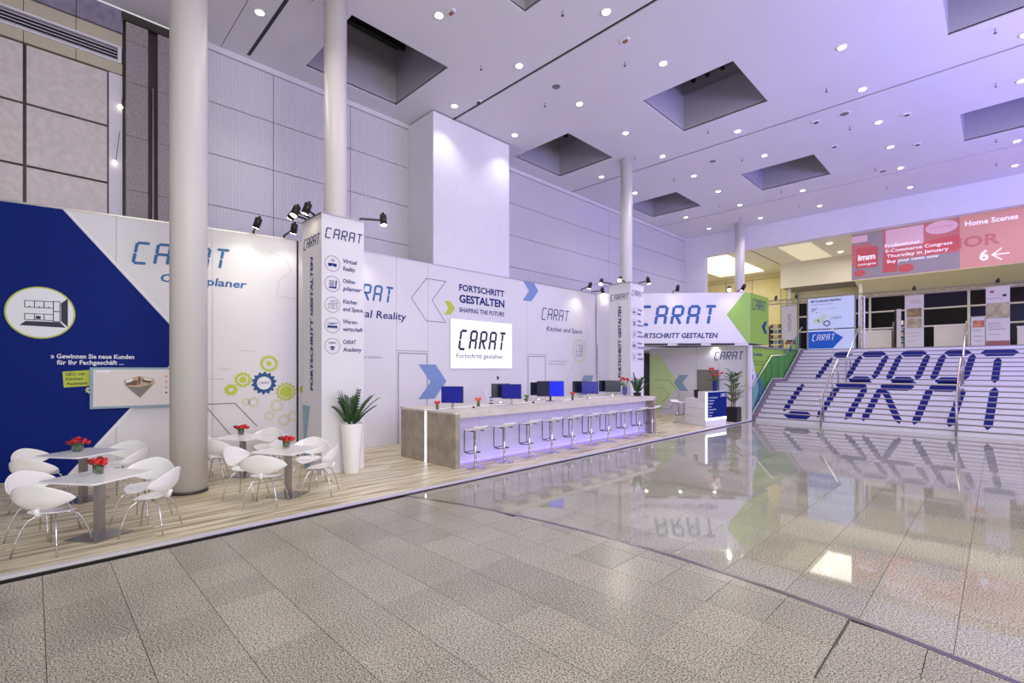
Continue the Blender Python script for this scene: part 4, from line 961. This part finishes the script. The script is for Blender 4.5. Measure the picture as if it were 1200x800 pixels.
# ---- flowers
def petal_head(mb, c, r, h, lean=(0, 0)):
    prof = [(.25*r, 0), (.85*r, .25*h), (r, .55*h), (.75*r, .85*h), (.25*r, h)]; k = MB().lathe(prof, 8)
    k.v = [(x*(1+.12*math.sin(5*math.atan2(y, x)))+c[0]+lean[0]*z, y+c[1]+lean[1]*z, z+c[2]) for x, y, z in k.v]; mb.add(k)
def bouquet(loc, label, n=7, colr='red', vr=.055, vh=.10, grp='red tulip glasses on the cafe tables', cat='flowers', seed=1, spread=.09, hh=.10):
    rnd = random.Random(seed); t = thing('flower_vase', label, cat, loc, group=grp); x, y, z = loc
    MB().lathe([(vr*.9, z), (vr, z+.004), (vr, z+vh), (vr-.005, z+vh), (vr-.006, z+.012)], 20, x, y).build('vase', 'glass', t, True)
    mb = MB()
    for k in range(n+4):
        a = k*2.4; r = vr*.6*((k % 3)/2.0+.2); mb.tube([(x+r*.4*math.cos(a), y+r*.4*math.sin(a), z+.015), (x+r*math.cos(a), y+r*math.sin(a), z+vh), (x+r*1.5*math.cos(a), y+r*1.5*math.sin(a), z+vh+.03)], .009, 5)
    mb.build('stems', 'leaf2', t)
    for k in range(n):
        a = k*2.4+.3; r = spread*math.sqrt((k+.3)/n); mb = MB()
        petal_head(mb, (x+r*math.cos(a), y+r*math.sin(a), z+vh+rnd.uniform(-.01, .03)+(spread-r)*.45), .034, .058, (.25*math.cos(a), .25*math.sin(a)))
        mb.build('flower', 'darkred' if k % 3 == 1 and colr == 'red' else colr, t, True)
    return t

# ---- cafe tables
def table(x, y, rz, label):
    t = thing('cafe_table', label, 'table', (x, y, .05), group='square cafe tables'); Rm = Matrix.Translation((x, y, 0)) @ Matrix.Rotation(rz, 4, 'Z')
    h = .39; c = .03
    top = [(-h+c, -h), (h-c, -h), (h, -h+c), (h, h-c), (h-c, h), (-h+c, h), (-h, h-c), (-h, -h+c)]
    MB().foot(top, .768, .79).xform(Rm).build('table_top', 'gloss', t)
    MB().box(-.04, .04, -.04, .04, .06, .768).xform(Rm).build('pedestal', 'steel', t)
    MB().box(-.23, .23, -.23, .23, .05, .062).xform(Rm).build('base_plate', 'steel', t)
    MB().box(-.15, .15, -.15, .15, .755, .768).xform(Rm).build('top_bracket', 'steel', t)
    return t
T = [(-7.73, .58, .62), (-10.02, .56, .62), (-8.08, 2.93, .55), (-10.2, 2.86, .58)]
table(*T[0], 'square white cafe table nearest the camera at lower left')
table(*T[1], 'square white cafe table against the blue wall')
table(*T[2], 'square white cafe table right of the thick column, in front')
table(*T[3], 'square white cafe table beyond the thick column near the green cogs')
bouquet((-7.87, .58, .79), 'glass of red tulips on the nearest cafe table', 11, seed=1)
bouquet((-10.2, .50, .79), 'wide glass of red flowers on the table by the blue wall', 12, seed=2, vr=.075, spread=.13)
bouquet((-8.22, 2.95, .79), 'glass of dark red flowers on the front table right of the column', 12, seed=3, spread=.11)
bouquet((-10.45, 2.90, .79), 'glass of red flowers on the rear table right of the column', 12, seed=4, spread=.12)

# ---- shell chairs
def make_chair():
    t = thing('shell_chair', 'x', 'chair')
    # seat: scooped almond pan, wide at the rear, narrow at the front (+x front)
    mb = MB(); nu, nv = 16, 7; idx = {}
    for i in range(nu):
        a = i*2*PI/nu
        for j in range(1, nv+1):
            r = j/nv; cx = math.cos(a); sy = math.sin(a)
            X = r*(.235*cx if cx > 0 else .215*cx); Y = r*.225*sy*(1-.30*max(0, cx))*(1+.06*max(0, -cx))
            Z = .425+.035*r**3*(abs(sy)**2)+.05*r**2.5*max(0, -cx)**2-.02*r**3*max(0, cx)**2
            idx[(i, j)] = len(mb.v); mb.v.append((X, Y, Z))
    c = len(mb.v); mb.v.append((0, 0, .425))
    for i in range(nu):
        k = (i+1) % nu; mb.f.append((c, idx[(i, 1)], idx[(k, 1)]))
        for j in range(1, nv): mb.f.append((idx[(i, j)], idx[(i, j+1)], idx[(k, j+1)], idx[(k, j)]))
    so = mb.build('seat', 'gloss', t, True)
    # backrest: pointed leaf-shaped shell set above the rear of the seat, tips swept forward
    mb = MB(); nu, nv = 24, 7
    for i in range(nu+1):
        u = -1+2*i/nu; a = PI+u*1.18; shp = max(0, 1-abs(u)**1.9)**.8
        zm = .642-.02*abs(u); hl = .138*shp+.003; hu = .158*shp+.003
        for j in range(nv+1):
            v = -1+2*j/nv; z = zm+(hu if v > 0 else hl)*v
            R = .262+.045*(v+1)/2*shp+.085*abs(u)**1.6-.06*max(0, -v)**2*shp
            mb.v.append((R*math.cos(a)*.95+.01, R*1.06*math.sin(a), z))
    for i in range(nu):
        for j in range(nv): a = i*(nv+1)+j; mb.f.append((a, a+nv+1, a+nv+2, a+1))
    bo = mb.build('backrest', 'gloss', t, True)
    for o in (so, bo):
        m_ = o.modifiers.new('thick', 'SOLIDIFY'); m_.thickness = .011; m_.offset = 0
        m_ = o.modifiers.new('sub', 'SUBSURF'); m_.levels = 1; m_.render_levels = 1
    for sx in (-1, 1):
        for sy in (-1, 1):
            p = [(.03*sx, .05*sy, .412), (.10*sx, .11*sy, .405), (.145*sx, .15*sy, .37), (.185*sx, .185*sy, .27), (.215*sx, .215*sy, .15), (.24*sx, .24*sy, 0)]
            MB().tube(p, .0105, 8, r2=.009).build('leg', 'chrome', t, True)
    MB().tube([(-.12, 0, .43), (-.20, 0, .455), (-.215, 0, .52)], .022, 8, r2=.03).build('back_bracket', 'gloss', t, True)
    return t
ch0 = make_chair(); d2 = math.radians
CH = [(-7.50, .17, 138, 'white shell chair with its back to the camera at lower left corner table'),
 (-8.22, .10, 50, 'white shell chair on the left side of the nearest cafe table'),
 (-7.49, 1.06, 236, 'white shell chair on the right of the nearest cafe table, turned sideways'),
 (-8.14, 1.05, 318, 'white shell chair at the far right of the nearest cafe table, seat half hidden'),
 (-9.72, .10, 136, 'white shell chair with its back to the camera at the blue wall table'),
 (-10.50, .10, 50, 'farthest left white shell chair at the blue wall table'),
 (-9.62, 1.02, 236, 'white shell chair on the right of the blue wall table, turned sideways'),
 (-10.40, 1.05, 318, 'white shell chair at the rear of the blue wall table'),
 (-7.70, 2.48, 141, 'white shell chair seen from behind at the front table right of the column'),
 (-8.45, 2.42, 45, 'white shell chair left of the front table right of the column'),
 (-7.80, 3.33, 232, 'white shell chair in front of the white planter'),
 (-8.58, 3.45, 318, 'white shell chair against the near sign tower behind the front table'),
 (-9.95, 2.36, 140, 'white shell chair just right of the thick column, back to the camera'),
 (-10.72, 2.40, 45, 'white shell chair mostly hidden behind the thick column'),
 (-9.72, 3.22, 225, 'white shell chair between the two right-hand cafe tables'),
 (-10.62, 3.38, 315, 'white shell chair against the cog wall at the rear right table')]
for i, (x, y, a, lb) in enumerate(CH):
    o = ch0 if i == 0 else copy_tree(ch0)
    o.location = (x, y, .05); o.rotation_euler = (0, 0, d2(a)); o['label'] = lb; o['group'] = 'white shell chairs around the cafe tables'

# ---- plants
def frond(base, az, length, lean, m_, parent, n=11, lw=.05, ll=.12, droop=.5):
    if 'wall' in parent.name: lean *= .5
    mb = MB(); p = Vector(base); pts = [p.copy()]; d = Vector((math.cos(az)*math.sin(lean), math.sin(az)*math.sin(lean), math.cos(lean)))
    step = length/n
    for k in range(n):
        d = (d+Vector((math.cos(az), math.sin(az), -.25))*droop/n*(.6+k/n)).normalized(); p = p+d*step; pts.append(p.copy())
    mb.tube(pts, .010, 5, r2=.004)
    side = Vector((-math.sin(az), math.cos(az), 0))
    for k in range(2, n+1):
        c = pts[k]; t = (pts[k]-pts[k-1]).normalized(); up = side.cross(t)
        for s in (-1, 1):
            dr = (side*s*.9+t*.5+up*.2).normalized(); L_ = ll*(1-.35*k/n); wv = t*lw*.5
            dz = Vector((0, 0, .012*s))
            P6 = [c, c+dr*L_*.28+wv*.8, c+dr*L_*.62+wv*.85+dz, c+dr*L_, c+dr*L_*.68-wv*.6+dz, c+dr*L_*.3-wv*.7]
            mb.poly([tuple(q) for q in P6])
    return mb.build('frond', m_, parent)
def zz(x, y, z, r, n, hgt, parent, seed, m_='leaf'):
    rnd = random.Random(seed)
    for k in range(n):
        a = k*2*PI/n*1.0+rnd.uniform(-.3, .3); ln = rnd.uniform(.12, .62)*(.35 if math.cos(a) < -.3 else 1)
        frond((x+r*.4*math.cos(a), y+r*.4*math.sin(a), z), a, hgt*rnd.uniform(.75, 1.08), ln, m_, parent, n=12, lw=.060, ll=.100, droop=.55 if math.cos(a) > -.3 else .1)
pp = thing('potted_plant', 'dark green plant in the tall tapered white planter beside the near tower', 'plant', (-8.93, 4.44, .05))
MB().lathe([(.135, .05), (.14, .06), (.205, 1.0), (.205, 1.02), (.19, 1.02), (.185, .97)], 36, -8.93, 4.44).build('planter', 'gloss', pp, True)
MB().lathe([(.186, .965), (.15, .985), (.05, .995)], 24, -8.93, 4.44).build('soil', 'soil', pp)
zz(-8.93, 4.44, .98, .14, 17, .68, pp, 5)
pc = thing('potted_plant', 'dark green plant in a low dark pot on the far end of the counter', 'plant', (-8.30, 14.0, 1.19))
MB().lathe([(.11, 1.19), (.13, 1.30), (.12, 1.30)], 20, -8.30, 14.0).build('pot', 'potblack', pc); MB().lathe([(.118, 1.27), (.05, 1.29)], 16, -8.30, 14.0).build('soil', 'soil', pc); zz(-8.30, 14.0, 1.28, .08, 10, .60, pc, 8)
pl = thing('potted_plant', 'tall leafy plant in a black square planter right of the reception desk', 'plant', (-7.15, 19.1, .05))
MB().foot([(-7.38, 18.87), (-6.95, 18.87), (-6.95, 19.3), (-7.38, 19.3)], .05, .60).build('planter', 'potblack', pl)
MB().box(-7.35, -6.98, 18.9, 19.27, .58, .61).build('soil', 'soil', pl)
rnd = random.Random(3)
for k in range(3): MB().tube([(-7.17+.06*k-.06, 19.08, .6), (-7.17+.08*k-.08, 19.08+.02*k, 1.9-.25*k)], .02, 6).build('cane', 'brown', pl)
for lev, zb in enumerate((.9, 1.15, 1.4, 1.65, 1.88)):
    for k in range(6):
        a = k*PI/3+lev*.5+rnd.uniform(-.2, .2); frond((-7.16, 19.09, zb-.15), a, rnd.uniform(.34, .5), rnd.uniform(.3, .9), 'leaf2' if k % 3 else 'leaf', pl, n=7, lw=.055, ll=.15, droop=.7)
# counter-end vase with leaves and red flowers
fv = thing('flower_vase', 'clear blue vase with red flowers and broad leaves at the far counter end', 'flowers', (-8.80, 14.05, 1.19), group='flowers on the counters')
MB().lathe([(.05, 1.19), (.085, 1.26), (.085, 1.42), (.06, 1.5), (.055, 1.5)], 18, -8.80, 14.05).build('vase', mat('blue_glass', (120, 130, 220), .1, trans=.6), fv, True)
for k in range(5):
    a = k*1.3; p = (-8.80+.12*math.cos(a), 14.05+.12*math.sin(a), 1.66+.03*(k % 3)); MB().tube([(-8.80, 14.05, 1.3), p], .007, 5).build('stem', 'leaf2', fv); mb = MB(); petal_head(mb, p, .05, .08, (.2*math.cos(a), 0)); mb.build('flower', 'red', fv, True)
for k in range(4): frond((-8.80, 14.05, 1.45), 2.6+k*.5, .34, .7, 'leaf2', fv, n=5, lw=.13, ll=.14, droop=.9)
def small_vase(x, y, label, colr, z=1.19, s=1.0):
    t = thing('flower_vase', label, 'flowers', (x, y, z), group='flowers on the counters')
    MB().lathe([(.032*s, z), (.036*s, z+.09*s), (.03*s, z+.09*s)], 14, x, y).build('vase', 'glass', t, True)
    MB().lathe([(.026*s, z+.008), (.028*s, z+.07*s), (.022*s, z+.12*s)], 10, x, y).build('stems', 'leaf2', t, True)
    for k in range(5):
        a = k*1.256; mb = MB(); petal_head(mb, (x+.032*s*math.cos(a), y+.032*s*math.sin(a), z+.11*s+.02*(k % 2)), .032*s, .06*s, (.2*math.cos(a), .2*math.sin(a))); mb.build('flower', colr, t, True)
small_vase(-8.68, 6.31, 'small vase with dark red flowers left of the first blue monitor', 'red'); small_vase(-8.66, 7.48, 'small vase with coral flowers right of the first blue monitor', 'coral', s=1.15)
small_vase(-9.0, 9.50, 'small leafy green vase right of the second blue monitor', 'leaf2'); small_vase(-8.83, 11.28, 'small vase with red flowers right of the wide bright monitor', 'red', s=1.1)
def mouse(x, y, label, m_='black'):
    t = MB().lathe([(.035, 1.19), (.038, 1.205), (.028, 1.225), (.01, 1.232)], 12, 0, 0, sq=.65).xform(Matrix.Translation((0, 0, -1.19))).build('computer_mouse', m_, None, True); t.location = (x, y, 1.19); tag(t, label, 'mouse', 'computer mice on the counter')
mouse(-8.41, 7.12, 'black mouse on the front edge of the counter after the coral flowers'); mouse(-8.95, 6.92, 'black mouse behind the stand of the first blue monitor'); mouse(-8.48, 9.20, 'black mouse on the front edge between the second and the wide monitor'); mouse(-9.45, 9.9, 'black mouse at the rear edge before the wide monitor'); mouse(-8.50, 10.86, 'black mouse just right of the wide monitor')
# spiral leaflet stand
ls = thing('leaflet_stand', 'slim white wire stand with striped cards before the second monitor', 'stand', (-8.80, 8.02, 1.19))
MB().lathe([(.05, 1.19), (.05, 1.20)], 16, -8.80, 8.02).build('base', 'white', ls); MB().tube([(-8.80, 8.02, 1.2), (-8.86, 7.95, 1.40), (-8.90, 7.88, 1.56)], .012, 6).build('stem', 'white', ls)
for k in range(3): MB().box(-8.85, -8.76, 7.99, 8.04, 1.22+.07*k, 1.245+.07*k).build('card', 'navy', ls)
kb_ = MB().box(-8.72, -8.50, 10.42, 10.72, 1.19, 1.205).build('keyboard', 'white', None); tag(kb_, 'white keyboard under the right half of the wide monitor', 'keyboard')

# ================================================================= RECEPTION DESK
Q = thing('reception_desk', 'white reception desk with a glowing edge and blue sign face', 'desk', (-7.6, 17.3, .05))
A0, B0, D0 = Vector((-7.2, 16.68)), Vector((-8.15, 17.13)), Vector((-7.05, 18.12)); C0 = B0+(D0-A0)
def mix(a, b, t): return tuple(a+(b-a)*t)
for k in range(3):
    z0 = .05+.31*k; MB().foot([mix(A0, B0, .37), mix(D0, C0, .37), tuple(C0), tuple(B0)][::1], z0+.003, z0+.307).build('board', 'white', Q)
for k in range(4):
    z0 = .05+.30*k; MB().foot([tuple(A0), mix(D0, A0, .0), mix(D0, C0, .37), mix(A0, B0, .37)], z0+.003, z0+.297).build('board', 'white', Q)
MB().foot([tuple(A0), tuple(D0), mix(D0, C0, .37), mix(A0, B0, .37)], 1.247, 1.262).build('desk_top', 'gloss', Q)
MB().foot([mix(A0, B0, .37), mix(D0, C0, .37), tuple(C0), tuple(B0)], .98, .995).build('desk_top', 'gloss', Q)
slab('Q', .0, .09, .26, 1.24, 'light_strip', 'ledwhite', Q, .02, .012); slab('Q', .09, 1.42, .26, .33, 'light_strip', 'ledwhite', Q, .02, .012)
slab('Q', .09, 1.42, .33, 1.24, 'sign_face', 'blue', Q, .02, .018)
FR['Q2'] = (pt('Q', 0, 0, .018)[:2], FR['Q'][1])
carat('Q2', .98, 1.05, .38, .13, 'printwhite', Q, t=.014)
for i, s_ in enumerate(('Virtual Reality', 'Onlineplaner', 'Kitchen', 'Space', 'Warenwirtschaft', 'Academy', 'Info')): text(s_, 'Q2', .16, 1.03-.105*i, .045, 'printwhite', Q, width=(.6, .38, .3, .22, .5, .3, .2)[i], bold=.02)
fb = thing('flower_vase', 'blue vase of red blooms and leaves standing on the reception desk', 'flowers', (-7.32, 17.75, 1.262), group='flowers on the counters')
MB().lathe([(.05, 1.262), (.075, 1.30), (.085, 1.62), (.08, 1.62)], 18, -7.32, 17.75).build('vase', 'navy', fb, True)
for k in range(9):
    a = k*.7*2; r = .08+.15*(k % 3)/2; p = (-7.32+r*math.cos(a), 17.75+r*math.sin(a), 1.80+.08*(k % 4)); MB().tube([(-7.32, 17.75, 1.6), p], .008, 5).build('stem', 'leaf', fb); mb = MB(); petal_head(mb, p, .05, .08, (.3*math.cos(a), .3*math.sin(a))); mb.build('flower', 'red', fb, True)
for k in range(7): frond((-7.32, 17.75, 1.58), k*.9, .36, .9, 'leaf2' if k % 2 else 'leaf', fb, n=5, lw=.07, ll=.13, droop=1.2)
dm = thing('monitor', 'small black monitor seen edge-on behind the reception desk', 'monitor', (-7.9, 17.5, .995), group='desk monitors'); MB().box(-7.93, -7.88, 17.35, 17.7, 1.04, 1.3).build('housing', 'black', dm); MB().box(-7.94, -7.86, 17.45, 17.6, .995, 1.04).build('stand_foot', 'black', dm)

# ================================================================= LIGHT FITTINGS
def downlight(x, y, e, label):
    t = thing('downlight', label, 'ceiling light', (x, y, 9.6), group='round downlights in the hall ceiling')
    MB().lathe([(.085, 9.585), (.12, 9.588), (.12, 9.6)], 20, x, y).build('trim_ring', 'white', t, True)
    MB().lathe([(.01, 9.581), (.085, 9.581), (.085, 9.584)], 16, x, y).build('lens', 'lens', t)
    lamp('SPOT', 'downlight_lamp', (0, 0, -.06), e, (1, .95, .88), .08, rot=(0, 0, 0), spot=d2(105), blend=.8, parent=t)
rowsY = [3.4, 6.13, 8.57, 11.02, 13.43, 15.84, 18.32, 20.65, 23.08, 25.82]
def in_pit(x, y): return any(a-.2 < x < b+.2 for a, b in XP) and any(a-.2 < y < b+.2 for a, b in YP)
DL = []
for x in (-10.97, -8.38, -5.82, -2.58, .43, 3.6):
    for y in rowsY:
        if in_pit(x, y) or (x in (-5.82,) and y in (18.32,) and False): continue
        DL.append((x, y))
for i, (x, y) in enumerate(DL):
    cn = {-10.97: 'first', -8.38: 'second', -5.82: 'third', -2.58: 'fourth', .43: 'fifth', 3.6: 'sixth'}[x]; rn = ['tenth', 'ninth', 'eighth', 'seventh', 'sixth', 'fifth', 'fourth', 'third', 'second', 'first'][rowsY.index(y)]
    downlight(x, y, 95, f'round downlight in the {cn} file from the ribbed wall, {rn} row from the end wall')
for i, (x, y) in enumerate([(-6.4, 30.4), (-6.42, 33.1)]):
    t = thing('downlight', ('nearer' if i == 0 else 'farther')+' small downlight in the lobby ceiling beside the light well', 'ceiling light', (x, y, 8.8)); MB().lathe([(.11, 8.78), (.12, 8.8)], 18, x, y).build('lens', 'lens', t)
def sprinkler(x, y):
    t = thing('ceiling_sprinkler', 'tiny dark sprinkler head hanging below the hall ceiling', 'sprinkler', (x, y, 9.6), group='sprinkler heads in the hall ceiling')
    MB().lathe([(.012, 9.50), (.012, 9.6)], 8, x, y).build('pipe', 'steel', t); MB().lathe([(.03, 9.49), (.03, 9.50)], 10, x, y).build('deflector', 'bronze', t)
for x in (-9.2, -6.6, -3.4, -.2):
    for y in (4.2, 7.9, 10.3, 15.1, 18.0, 22.4, 25.0): sprinkler(x+.15, y)
def detector(x, y, lb, red=True):
    t = thing('ceiling_detector', lb, 'detector', (x, y, 9.6), group='small boxed detectors on the ceiling')
    MB().box(x-.09, x+.09, y-.05, y+.05, 9.56, 9.6).build('housing', 'white', t); MB().box(x-.05, x+.05, y-.03, y+.03, 9.53, 9.56).build('window', 'bronze' if not red else 'brick', t)
for i, (x, y) in enumerate([(-9.74, 4.0), (-8.1, 6.25), (-6.0, 9.6), (-10.3, 8.9), (-3.9, 16.9), (-3.9, 19.2), (-1.9, 18.3), (-1.9, 21.0)]): detector(x, y, 'small boxed detector with a dark window on the hall ceiling', i < 3)
for i, (x, y) in enumerate([(-8.3, 9.9), (-3.2, 17.0), (-7.3, 17.5), (-3.1, 23.0)]):
    t = thing('ceiling_speaker', ['round ceiling speaker near the long dark slot closest to the pier', 'round ceiling speaker right of the middle ceiling recess', 'round ceiling speaker beyond the middle long slot', 'round ceiling speaker toward the end wall'][i], 'speaker', (x, y, 9.6), group='round ceiling speakers')
    MB().lathe([(.15, 9.59), (.17, 9.6)], 24, x, y).build('rim', 'white', t); MB().lathe([(.11, 9.583), (.11, 9.59)], 20, x, y).build('grille', 'line', t)
def spotlight(x, y, z, target, label, e=60, arm=(0, 0), col=(1, .93, .82), ang=70, lens='lenshot'):
    t = thing('spotlight', label, 'spotlight', (x, y, z), group='black spotlights on top of the stand')
    hx, hy, hz = x+arm[0], y+arm[1], z+.10
    MB().tube([(x, y, z), (x, y, z+.05), (hx, hy, hz-.02)], .022, 6).build('arm', 'black', t)
    d = (Vector(target)-Vector((hx, hy, hz))).normalized(); Rm = Matrix.Translation((hx, hy, hz)) @ d.to_track_quat('Z', 'Y').to_matrix().to_4x4()
    MB().lathe([(.055, -.10), (.07, -.09), (.07, .12)], 18).xform(Rm).build('lamp_head', 'black', t, True)
    MB().lathe([(.06, .121), (.06, .124)], 16).xform(Rm).build('lens', lens, t)
    MB().tube([(0, 0, -.14), (0, 0, -.1)], .03, 8).xform(Rm).build('cable_gland', 'black', t)
    lamp('SPOT', 'spot_lamp', tuple(Vector((hx, hy, hz))+d*.16-Vector((x, y, z))), e, col, .05, aim=None, rot=d.to_track_quat('-Z', 'Y').to_euler(), spot=d2(ang), blend=.7, parent=t)
    return t
def onw(fr, s, off, z): return pt(fr, s, z, off)
a = onw('L', 3.98, .0, 5.09); spotlight(*a, onw('L', 3.4, .0, 3.2), 'black spotlight above the cog wall, left one of two', 17, (.6, -.1), ang=110)
a = onw('L', 4.60, .0, 5.09); spotlight(*a, onw('L', 4.5, .0, 3.0), 'black spotlight above the cog wall, right one of two', 17, (.6, 0), ang=110)
spotlight(-10.0, 3.98, 5.1, (-11.7, 2.4, 3.0), 'left black spotlight of the cluster on the near tower', 40, (0, -.25)); spotlight(-9.85, 3.98, 5.1, (-9.3, 1.8, .8), 'middle bright spotlight of the cluster on the near tower', 70, (.1, -.3)); spotlight(-9.6, 3.98, 5.1, (-10.4, 2.5, 1.0), 'right black spotlight of the cluster on the near tower', 40, (.15, -.2))
spotlight(-9.2, 4.75, 5.1, (-8.5, 5.2, 1.0), 'black spotlight jutting from the right side of the near tower', 60, (.15, .45))
spotlight(-11.4, 5.6, 5.09, (-11.35, 6.0, 3.0), 'black spotlight on the long wall just beyond the near tower', 22, (.6, 0), ang=110)
spotlight(-11.4, 15.1, 5.09, (-11.35, 14.6, 3.2), 'bright black spotlight at the far end of the long wall', 22, (.6, -.25), ang=110); spotlight(-11.4, 15.8, 5.09, (-11.0, 16.8, 3.2), 'dark spotlight at the very end of the long wall', 12, (.3, .3))
spotlight(-9.85, 14.85, 5.1, (-9.6, 13.0, 3.0), 'black spotlight on the left edge of the far tower', 30, (-.2, -.35)); spotlight(-9.3, 14.85, 5.1, (-6.5, 8.0, 0.5), 'dazzling spotlight on the far tower pointing at the camera', 60, (.0, -.3)); spotlight(-9.05, 15.4, 5.1, (-8.0, 16.0, 1.5), 'black spotlight on the right edge of the far tower', 30, (.3, .1))
a = onw('D', 5.1, 0, 5.07); spotlight(*a, (-5.0, 13.0, .5), 'dazzling spotlight on top of the fascia pointing at the camera', 60, (.2, -.3)); a = onw('D', 5.5, 0, 5.07); spotlight(*a, onw('D', 5.0, .0, 3.8), 'second spotlight near the green arrow on the fascia', 9, (.4, -.5), ang=100)
a = onw('D', 3.0, 0, 5.07); spotlight(*a, onw('D', 3.0, .0, 4.0), 'spotlight over the middle of the fascia word mark', 7, (.4, -.4))
for i, x in enumerate((-9.3, -8.6, -7.6)): spotlight(x, 29.05, 5.84 if i else 5.3, (x, 28.0, 4.0), ['lowest', 'middle', 'right'][i]+' dark lamp on the lobby truss at the left', 3, (0, -.1), lens='steel')
for i, x in enumerate((-2.75, -.02, 1.4)): spotlight(x, 29.05, 5.68, (x, 28.0, 3.2), ['dark lamp on the truss above the kitchen photo banner', 'dark lamp on the truss above the garden photo banner', 'dark lamp on the truss at the right edge'][i], 3, (0, -.08), lens='steel')

for i, q in enumerate((2.2, 3.6, 5.0)):  # lamps added to brighten the back wall below the fascia
    x, y, z = pt('D', q, 2.98, -1.1)
    t = thing('soffit_fill', ['left', 'middle', 'right'][i]+' added fill lamp under the arrow fascia', 'ceiling light', (x, y, 3.08), group='added fill lamps under the fascia')
    MB().lathe([(.05, 3.06), (.07, 3.08)], 16, x, y).build('lens', 'lens', t); lamp('SPOT', 'soffit_fill_lamp', (0, 0, -.06), 26, (1, .97, .93), .06, rot=(d2(-12), 0, 0), spot=d2(130), blend=.8, parent=t)
for i, (y, z, lb) in enumerate(((1.31, 7.55, 'upper bright light reflection on the grey strip beside the stone pillars'), (1.22, 6.35, 'lower small light reflection on the grey strip beside the stone pillars'))):
    t = thing('wall_lamp', lb, 'lamp', (-13.0, y, z), group='reflected lights by the stone pillars')  # reflections of lights in the polished strip, built as small glowing bodies
    MB().lathe([(.02, z), (.05, z+.03), (.02, z+.08)], 12, -13.0, y).build('glow_body', 'glint', t); MB().tube([(-13.06, y, z+.06), (-13.0, y+.02, z+.08), (-13.0, y+.08, z+.7)], .006, 5).build('wire', 'bronze', t)
